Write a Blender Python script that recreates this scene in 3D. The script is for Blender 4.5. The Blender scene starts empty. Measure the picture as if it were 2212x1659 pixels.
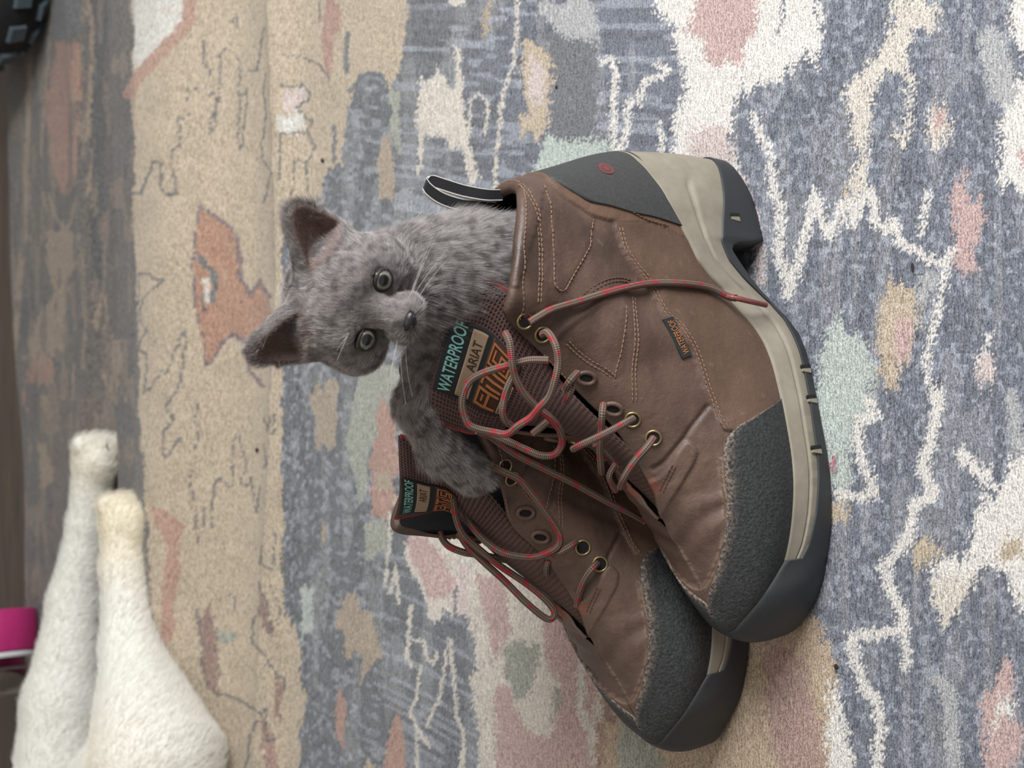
import bpy, bmesh, math, random
import numpy as np
from mathutils import Vector, Matrix
random.seed(5); RNG = np.random.default_rng(5)
scene = bpy.context.scene
COL = scene.collection

# ------------------------------------------------------------------ camera, world, light, exposure
F = 3320.0; CAMH = 0.735; PITCH = math.radians(38)
FWD = np.array([0, math.cos(PITCH), -math.sin(PITCH)]); UP = np.array([0, math.sin(PITCH), math.cos(PITCH)])
RT = np.array([1.0, 0, 0]); CAM = np.array([0, 0, CAMH])
cd = bpy.data.cameras.new('camera'); cam = bpy.data.objects.new('camera', cd); COL.objects.link(cam)
cd.sensor_fit = 'HORIZONTAL'; cd.sensor_width = 36.0; cd.lens = F / 2212 * 36.0
cd.clip_start = 0.01; cd.clip_end = 50
# the photograph was taken with the camera turned on its side: the frame's right is "down" in the room
cam.matrix_world = Matrix(((-UP[0], RT[0], -FWD[0], 0), (-UP[1], RT[1], -FWD[1], 0), (-UP[2], RT[2], -FWD[2], CAMH), (0, 0, 0, 1)))
cd.dof.use_dof = True; cd.dof.focus_distance = 0.93; cd.dof.aperture_fstop = 11.0
scene.camera = cam

w = bpy.data.worlds.new('room_light'); scene.world = w; w.use_nodes = True
bg = w.node_tree.nodes['Background']; bg.inputs[0].default_value = (1.0, 0.97, 0.93, 1); bg.inputs[1].default_value = 0.30
def area(name, loc, target, sx, sy, power, color):
    l = bpy.data.lights.new(name, 'AREA'); l.shape = 'RECTANGLE'; l.size = sx; l.size_y = sy; l.energy = power; l.color = color
    o = bpy.data.objects.new(name, l); COL.objects.link(o); o.location = loc
    o.rotation_euler = (Vector(target) - Vector(loc)).to_track_quat('-Z', 'Y').to_euler(); return o
area('window_light', (1.38, 0.06, 1.18), (0, 0.72, 0), 1.0, 1.0, 64, (0.93, 0.97, 1.0))
area('fill_light', (-0.2, 0.3, 2.2), (0, 1.0, 0), 1.2, 1.2, 9, (1.0, 0.93, 0.84))  # soft warm fill from above, an added light with no visible source
vs = scene.view_settings; vs.view_transform = 'Standard'; vs.look = 'None'; vs.gamma = 1; vs.use_curve_mapping = False; vs.exposure = 0.06

# ------------------------------------------------------------------ helpers
def ray(x, y):
    x = np.asarray(x, float); y = np.asarray(y, float)
    return FWD + RT * ((829.5 - y) / F)[..., None] - UP * ((x - 1106) / F)[..., None]
def proj(P):
    P = np.asarray(P, float) - CAM; zc = P @ FWD
    return np.stack([-(P @ UP) / zc * F + 1106, 829.5 - P @ RT / zc * F], -1)
def at_z(x, y, z=0.0):
    d = ray(x, y); t = (z - CAMH) / d[..., 2]; return CAM + d * t[..., None]
def lin(r, g, b):
    f = lambda c: ((c / 255 + 0.055) / 1.055) ** 2.4 if c > 10 else c / 255 / 12.92
    return (f(r), f(g), f(b), 1.0)
def sm(a, b, x):
    t = np.clip((x - a) / (b - a), 0, 1); return t * t * (3 - 2 * t)
def hash2(i, j, seed):
    h = (i.astype(np.int64) * 374761393 + j.astype(np.int64) * 668265263 + seed * 974634541) & 0x7fffffff
    h = ((h ^ (h >> 13)) * 1274126177) & 0x7fffffff
    return ((h ^ (h >> 16)) & 0xffff) / 65535.0
def vnoise(x, y, seed=0):
    i = np.floor(x); j = np.floor(y); fx = x - i; fy = y - j; fx = fx * fx * (3 - 2 * fx); fy = fy * fy * (3 - 2 * fy)
    a = hash2(i, j, seed); b = hash2(i + 1, j, seed); c = hash2(i, j + 1, seed); d = hash2(i + 1, j + 1, seed)
    return (a * (1 - fx) + b * fx) * (1 - fy) + (c * (1 - fx) + d * fx) * fy
def catmull(P, n_per=8, closed=False):
    P = np.asarray(P, float); n = len(P)
    if n < 3: return np.array([P[0] + (P[-1] - P[0]) * t for t in np.linspace(0, 1, n_per + 1)])
    out = []
    for i in range(n if closed else n - 1):
        g = (lambda k: P[k % n]) if closed else (lambda k: P[k] if 0 <= k < n else (2 * P[0] - P[1] if k < 0 else 2 * P[-1] - P[-2]))
        a, b, c, d = g(i - 1), g(i), g(i + 1), g(i + 2)
        for f in np.arange(n_per) / n_per:
            out.append(.5 * ((2 * b) + (c - a) * f + (2 * a - 5 * b + 4 * c - d) * f * f + (3 * b - a - 3 * c + d) * f ** 3))
    if not closed: out.append(P[-1])
    return np.array(out)
def resample(P, step):
    P = np.asarray(P, float); d = np.r_[0, np.cumsum(np.linalg.norm(np.diff(P, axis=0), axis=1))]
    n = max(2, int(round(d[-1] / step)) + 1); u = np.linspace(0, d[-1], n)
    return np.stack([np.interp(u, d, P[:, k]) for k in range(P.shape[1])], 1)
def mk(name, V, Fc, m, parent=None, smooth=True, uv=None, attrs=None, mats=None, fmat=None):
    me = bpy.data.meshes.new(name); V = np.asarray(V, float)
    if isinstance(Fc, np.ndarray) and Fc.ndim == 2:
        k = Fc.shape[1]; nf = len(Fc)
        me.vertices.add(len(V)); me.vertices.foreach_set('co', V.ravel().astype(np.float32))
        me.loops.add(nf * k); me.loops.foreach_set('vertex_index', Fc.ravel().astype(np.int32))
        me.polygons.add(nf); me.polygons.foreach_set('loop_start', np.arange(0, nf * k, k, dtype=np.int32))
        try: me.polygons.foreach_set('loop_total', np.full(nf, k, dtype=np.int32))
        except Exception: pass
        me.update(calc_edges=True)
    else:
        me.from_pydata([tuple(v) for v in V], [], [tuple(int(i) for i in f) for f in Fc]); me.update()
    me.polygons.foreach_set('use_smooth', np.full(len(me.polygons), smooth, dtype=bool))
    if uv is not None:
        li = np.empty(len(me.loops), dtype=np.int32); me.loops.foreach_get('vertex_index', li)
        ul = me.uv_layers.new(name='UVMap'); ul.data.foreach_set('uv', np.asarray(uv, np.float32)[li].ravel())
    for k, a in (attrs or {}).items():
        a = np.asarray(a, np.float32)
        if a.ndim == 1: at = me.attributes.new(k, 'FLOAT', 'POINT'); at.data.foreach_set('value', a)
        else: at = me.attributes.new(k, 'FLOAT_COLOR', 'POINT'); at.data.foreach_set('color', np.c_[a[:, :3], np.ones(len(a))].astype(np.float32).ravel())
    for q in (mats or [m]): me.materials.append(q)
    if fmat is not None: me.polygons.foreach_set('material_index', np.asarray(fmat, np.int32))
    o = bpy.data.objects.new(name, me); COL.objects.link(o)
    if parent is not None: o.parent = parent
    return o
def gridf(nu, nv, closed_u=False, closed_v=False, flip=False):
    """quads of an nu x nv vertex grid, index = u*nv+v"""
    U = np.arange(nu if closed_u else nu - 1); Vv = np.arange(nv if closed_v else nv - 1)
    u, v = np.meshgrid(U, Vv, indexing='ij'); u = u.ravel(); v = v.ravel(); u1 = (u + 1) % nu; v1 = (v + 1) % nv
    f = np.stack([u * nv + v, u1 * nv + v, u1 * nv + v1, u * nv + v1], 1)
    return f[:, ::-1].copy() if flip else f
def tube_data(P, r, sides=10, twist=0.0):
    P = np.asarray(P, float); n = len(P); T = np.gradient(P, axis=0); T /= np.linalg.norm(T, axis=1)[:, None] + 1e-12
    a = np.array([0, 0, 1.0]) if abs(T[0][2]) < .9 else np.array([1.0, 0, 0])
    N = np.cross(T[0], a); N /= np.linalg.norm(N); Ns = [N]
    for i in range(1, n):
        N = N - T[i] * (N @ T[i]); N /= np.linalg.norm(N) + 1e-12; Ns.append(N)
    Ns = np.array(Ns); B = np.cross(T, Ns); r = np.broadcast_to(np.asarray(r, float), (n,))
    ang = np.linspace(0, 2 * np.pi, sides, endpoint=False)
    V = P[:, None] + r[:, None, None] * (np.cos(ang)[None, :, None] * Ns[:, None] + np.sin(ang)[None, :, None] * B[:, None])
    L = np.r_[0, np.cumsum(np.linalg.norm(np.diff(P, axis=0), axis=1))]
    uv = np.stack([np.repeat(L, sides), np.tile(ang / (2 * np.pi), n)], 1)
    return V.reshape(-1, 3), gridf(n, sides, closed_v=True), uv
def tube(name, P, r, m, parent=None, sides=10):
    V, Fc, uv = tube_data(P, r, sides); n = len(P); Fc = Fc.tolist() + [list(range(sides))[::-1], list(range((n - 1) * sides, n * sides))]
    return mk(name, V, Fc, m, parent, uv=uv, attrs={'along': uv[:, 0], 'round': uv[:, 1]})
class MB:
    """collects pieces that end up as ONE mesh object"""
    def __init__(s): s.V = []; s.F = []; s.n = 0
    def add(s, V, Fc):
        s.V.append(np.asarray(V, float)); s.F += [[int(i) + s.n for i in f] for f in Fc]; s.n += len(V)
    def build(s, name, m, parent=None, smooth=True): return mk(name, np.concatenate(s.V), s.F, m, parent, smooth)
def tag(o, label=None, cat=None, group=None, kind=None):
    for k, v in (('label', label), ('category', cat), ('group', group), ('kind', kind)):
        if v: o[k] = v
    return o
def empty(name, loc, M=None):
    o = bpy.data.objects.new(name, None); COL.objects.link(o); o.empty_display_size = 0.02
    if M is not None: o.matrix_world = M
    else: o.location = loc
    return o

# ------------------------------------------------------------------ materials
class NT:
    def __init__(s, name):
        s.m = bpy.data.materials.new(name); s.m.use_nodes = True; s.t = s.m.node_tree; s.n = s.t.nodes; s.l = s.t.links
        s.b = s.n['Principled BSDF']
    def node(s, typ, **kw):
        n = s.n.new(typ)
        for k, v in kw.items():
            if k.startswith('i_'):
                n.inputs[k[2:].replace('_', ' ')].default_value = v
            else: setattr(n, k, v)
        return n
    def link(s, a, b): s.l.new(a, b)
    def coord(s, out='Object', scale=(1, 1, 1)):
        c = s.node('ShaderNodeTexCoord'); m = s.node('ShaderNodeMapping'); m.inputs['Scale'].default_value = scale
        s.link(c.outputs[out], m.inputs[0]); return m.outputs[0]
    def noise(s, vec, scale, detail=3, rough=.55):
        n = s.node('ShaderNodeTexNoise'); n.inputs['Scale'].default_value = scale; n.inputs['Detail'].default_value = detail; n.inputs['Roughness'].default_value = rough
        if vec is not None: s.link(vec, n.inputs['Vector'])
        return n.outputs['Fac']
    def ramp(s, fac, stops):
        r = s.node('ShaderNodeValToRGB'); e = r.color_ramp.elements
        while len(e) < len(stops): e.new(0.5)
        for q, (p, c) in zip(e, stops): q.position = p; q.color = c if len(c) == 4 else (*c, 1)
        s.link(fac, r.inputs[0]); return r.outputs[0]
    def mix(s, fac, a, b, mode='MIX'):
        n = s.node('ShaderNodeMix', data_type='RGBA', blend_type=mode)
        for sock, v in ((n.inputs[0], fac), (n.inputs[6], a), (n.inputs[7], b)):
            if isinstance(v, bpy.types.NodeSocket): s.link(v, sock)
            else: sock.default_value = v
        return n.outputs[2]
    def math(s, op, a, b=0.0):
        n = s.node('ShaderNodeMath', operation=op)
        for sock, v in ((n.inputs[0], a), (n.inputs[1], b)):
            if isinstance(v, bpy.types.NodeSocket): s.link(v, sock)
            else: sock.default_value = v
        return n.outputs[0]
    def attr(s, name, out='Color'): return s.node('ShaderNodeAttribute', attribute_name=name).outputs[out]
    def bump(s, h, strength=.3, dist=.001):
        b = s.node('ShaderNodeBump'); b.inputs['Strength'].default_value = strength; b.inputs['Distance'].default_value = dist
        s.link(h, b.inputs['Height']); s.link(b.outputs[0], s.b.inputs['Normal']); return b
    def set(s, **kw):
        for k, v in kw.items():
            k = k.replace('_', ' ')
            if isinstance(v, bpy.types.NodeSocket): s.link(v, s.b.inputs[k])
            else: s.b.inputs[k].default_value = v
        return s.m
def plain(name, c, rough=.6, var=.15, scale=300, bump=.2, dist=.0004, spec=.4, **kw):
    q = NT(name); v = q.coord(); n = q.noise(v, scale, 4)
    hi = tuple(min(1, x * (1 + var)) for x in c[:3]) + (1,); lo = tuple(x * (1 - var) for x in c[:3]) + (1,)
    q.set(Base_Color=q.ramp(n, [(.3, lo), (.7, hi)]), Roughness=rough, **{'Specular_IOR_Level': spec}, **kw)
    if bump: q.bump(n, bump, dist)
    return q.m
def leather_mat():
    q = NT('brown_leather'); v = q.coord()
    big = q.noise(v, 22, 5, .6); mid = q.noise(v, 140, 5, .65); fine = q.noise(v, 1500, 3)
    a = q.ramp(big, [(.32, lin(68, 51, 43)), (.5, lin(85, 65, 55)), (.7, lin(104, 81, 68))])
    a = q.mix(q.math('MULTIPLY', q.attr('warm', 'Fac'), .65), a, lin(104, 78, 60))
    scuff = q.ramp(mid, [(.60, (0, 0, 0)), (.78, (1, 1, 1))])
    a = q.mix(q.math('MULTIPLY', scuff, .28), a, lin(150, 126, 108))
    a = q.mix(q.attr('worn', 'Fac'), a, lin(150, 126, 108))
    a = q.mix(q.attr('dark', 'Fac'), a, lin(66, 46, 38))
    a = q.mix(q.attr('red', 'Fac'), a, lin(176, 84, 62))
    wr = q.math('MULTIPLY', fine, .25)
    q.bump(q.math('ADD', q.math('ADD', wr, mid), q.math('MULTIPLY', q.noise(v, 45, 4, .6), 2.0)), .5, .0012)
    rg = q.ramp(big, [(.3, (.40, .40, .40)), (.7, (.60, .60, .60))])
    return q.set(Base_Color=a, Roughness=rg, Specular_IOR_Level=.5)
M = {}
M['leather'] = leather_mat()
M['rubber'] = plain('dark_grey_rubber', lin(58, 58, 57), .62, .18, 500, .35, .0005)
M['outsole'] = plain('charcoal_outsole_rubber', lin(48, 49, 51), .55, .10, 900, .18, .0003)
def rand_mat():
    q = NT('pebbled_dark_rand'); v = q.coord(); n = q.noise(v, 520, 3, .6); s = q.noise(v, 480, 5, .7)
    a = q.ramp(n, [(.35, lin(36, 37, 37)), (.7, lin(60, 61, 61))])
    a = q.mix(q.math('MULTIPLY', q.attr('worn', 'Fac'), q.ramp(s, [(.42, (0, 0, 0)), (.6, (1, 1, 1))])), a, lin(136, 118, 104))
    q.bump(n, .8, .0012); return q.set(Base_Color=a, Roughness=.6, Specular_IOR_Level=.4)
M['rand'] = rand_mat()
def midsole_mat():
    q = NT('taupe_midsole_foam'); v = q.coord(); n = q.noise(v, 60, 5, .6); f = q.noise(v, 1800, 2)
    a = q.ramp(n, [(.3, lin(126, 118, 104)), (.7, lin(144, 136, 121))])
    a = q.mix(q.math('MULTIPLY', q.attr('rib', 'Fac'), .35), a, lin(110, 102, 88))
    q.bump(f, .15, .0003); return q.set(Base_Color=a, Roughness=.65, Specular_IOR_Level=.35)
M['midsole'] = midsole_mat()
M['lining'] = plain('black_lining', lin(26, 26, 28), .85, .2, 900, .4)
M['lining_red'] = plain('dark_maroon_mesh_lining', lin(74, 42, 44), .85, .25, 900, .5)
M['red_piping'] = plain('red_piping', lin(150, 52, 52), .7, .2, 1500, .4)
def mesh_fabric():
    q = NT('maroon_brown_air_mesh'); c = q.node('ShaderNodeTexCoord'); m = q.node('ShaderNodeMapping')
    q.link(c.outputs['UV'], m.inputs[0]); m.inputs['Scale'].default_value = (34, 62, 1)
    vo = q.node('ShaderNodeTexVoronoi'); vo.inputs['Scale'].default_value = 1.0; vo.inputs['Randomness'].default_value = .15; q.link(m.outputs[0], vo.inputs['Vector'])
    d = q.ramp(vo.outputs['Distance'], [(.18, (0, 0, 0)), (.42, (1, 1, 1))])
    a = q.mix(d, lin(36, 26, 24), lin(90, 64, 60)); q.bump(d, .7, .0008)
    sp = q.node('ShaderNodeSeparateXYZ'); q.link(c.outputs['UV'], sp.inputs[0]); a = q.mix(q.ramp(sp.outputs[1], [(.40, (1, 1, 1)), (.5, (0, 0, 0))]), a, lin(84, 62, 52))
    return q.set(Base_Color=a, Roughness=.75)
M['mesh'] = mesh_fabric()
M['tongue'] = plain('brown_tongue_fabric', lin(88, 66, 56), .8, .25, 1200, .5)
M['label_black'] = plain('black_woven_label', lin(34, 38, 38), .85, .2, 2500, .3)
M['label_tan'] = plain('tan_label_strip', lin(158, 134, 110), .8, .1, 2500, .2)
M['label_dark'] = plain('dark_brown_label', lin(66, 42, 28), .8, .2, 2500, .3)
M['teal_ink'] = plain('pale_teal_lettering', lin(140, 200, 190), .7, .05, 2000, 0)
M['dark_ink'] = plain('dark_lettering', lin(56, 44, 36), .7, .05, 2000, 0)
M['orange_ink'] = plain('burnt_orange_thread', lin(172, 106, 62), .7, .1, 2000, 0)
M['thread'] = plain('tan_thread', lin(126, 98, 80), .75, .2, 1500, 0)
M['thread_dark'] = plain('brown_thread', lin(92, 66, 54), .75, .2, 1500, 0)
M['brass'] = NT('antique_brass').set(Base_Color=lin(168, 148, 106), Metallic=.85, Roughness=.38)
M['hole'] = NT('hole_shade').set(Base_Color=lin(18, 14, 13), Roughness=.9)  # near-black that stands in for the shade inside holes and slits
M['red_logo'] = plain('faded_red_emblem', lin(112, 50, 52), .6, .25, 900, .3)
M['web_white'] = plain('white_webbing_edge', lin(190, 184, 178), .8, .1, 2000, .2)
M['web_black'] = plain('black_webbing', lin(22, 22, 24), .8, .3, 2000, .4)
def lace_mat():
    q = NT('braided_lace'); u = q.attr('along', 'Fac'); r = q.attr('round', 'Fac')
    def wave(ku, kr, ph=0): return q.math('SINE', q.math('ADD', q.math('ADD', q.math('MULTIPLY', u, ku), q.math('MULTIPLY', r, kr)), ph))
    a = wave(2900, 2 * math.pi * 4); b = wave(2900, -2 * math.pi * 4)
    h = q.math('MULTIPLY', a, b); hb = q.math('ADD', q.math('MULTIPLY', h, .5), .5)
    base = q.mix(hb, lin(54, 43, 38), lin(134, 114, 100))
    comb = q.node('ShaderNodeCombineXYZ'); q.link(q.math('MULTIPLY', u, 150), comb.inputs[0]); q.link(q.math('MULTIPLY', r, 2.2), comb.inputs[1])
    n = q.noise(comb.outputs[0], 1.0, 1)
    red = q.ramp(n, [(.55, (0, 0, 0)), (.59, (1, 1, 1))])
    col = q.mix(q.math('MULTIPLY', red, .9), base, q.mix(hb, lin(110, 34, 42), lin(180, 62, 68)))
    q.bump(hb, .7, .0006); return q.set(Base_Color=col, Roughness=.75, Specular_IOR_Level=.25)
M['lace'] = lace_mat()
M['aglet'] = plain('dark_red_lace_tip', lin(112, 62, 58), .4, .3, 600, .1)

# ------------------------------------------------------------------ floor and rug
def gy(v): return float(at_z(v, 829.5)[1])       # depth of a frame column on flat ground
Y605, Y283, Y200, Y40 = gy(605), gy(300), gy(195), gy(38)
def rug_z(X, Y):
    X = np.asarray(X, float); Y = np.asarray(Y, float)
    w1 = Y + .012 * np.sin(X * 7 + 1) + .03 * X
    z = .018 * np.exp(-((w1 - Y605) / .028) ** 2) * np.where(w1 > Y605, .55, 1) 
    z = z + .013 * np.exp(-((w1 - gy(440)) / .05) ** 2)
    w2 = Y - .05 * X + .006 * np.sin(X * 11)
    c = Y283 - .085
    z = z + .055 * sm(c - .20, c - .01, w2) * (1 - sm(c + .015, c + .085, w2))
    z = z + .016 * np.exp(-((w2 - Y200) / .03) ** 2)
    z = z + .0022 * (vnoise(X * 14, Y * 9, 3) - .5) * sm(.9, 1.2, Y) + .0035 * (vnoise(X * 9 + 5, Y * 7, 8) - .5)
    return z * sm(.70, 1.05, Y) + .0015 * (vnoise(X * 40, Y * 30, 5) - .5) * sm(.5, .6, Y)
def on_rug(x, y, it=12):
    P = at_z(x, y)
    for _ in range(it): P = at_z(x, y, rug_z(P[..., 0], P[..., 1]))
    return P
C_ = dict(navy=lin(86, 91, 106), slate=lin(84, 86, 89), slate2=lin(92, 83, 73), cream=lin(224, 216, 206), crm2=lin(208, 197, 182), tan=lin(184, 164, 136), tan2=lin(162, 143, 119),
          pink=lin(188, 154, 146), pink2=lin(204, 184, 176), brpink=lin(168, 126, 106), brown=lin(140, 108, 92), green=lin(176, 184, 174), green2=lin(150, 150, 134), teal=lin(72, 88, 88),
          line=lin(84, 82, 80), purple=lin(104, 84, 88), orange=lin(166, 120, 90), salmon=lin(174, 132, 110), white=lin(214, 208, 196), grey=lin(168, 166, 164), tanbr=lin(176, 150, 118), pinkbr=lin(160, 124, 108), umber=lin(104, 90, 78), dark=lin(60, 57, 56))
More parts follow.
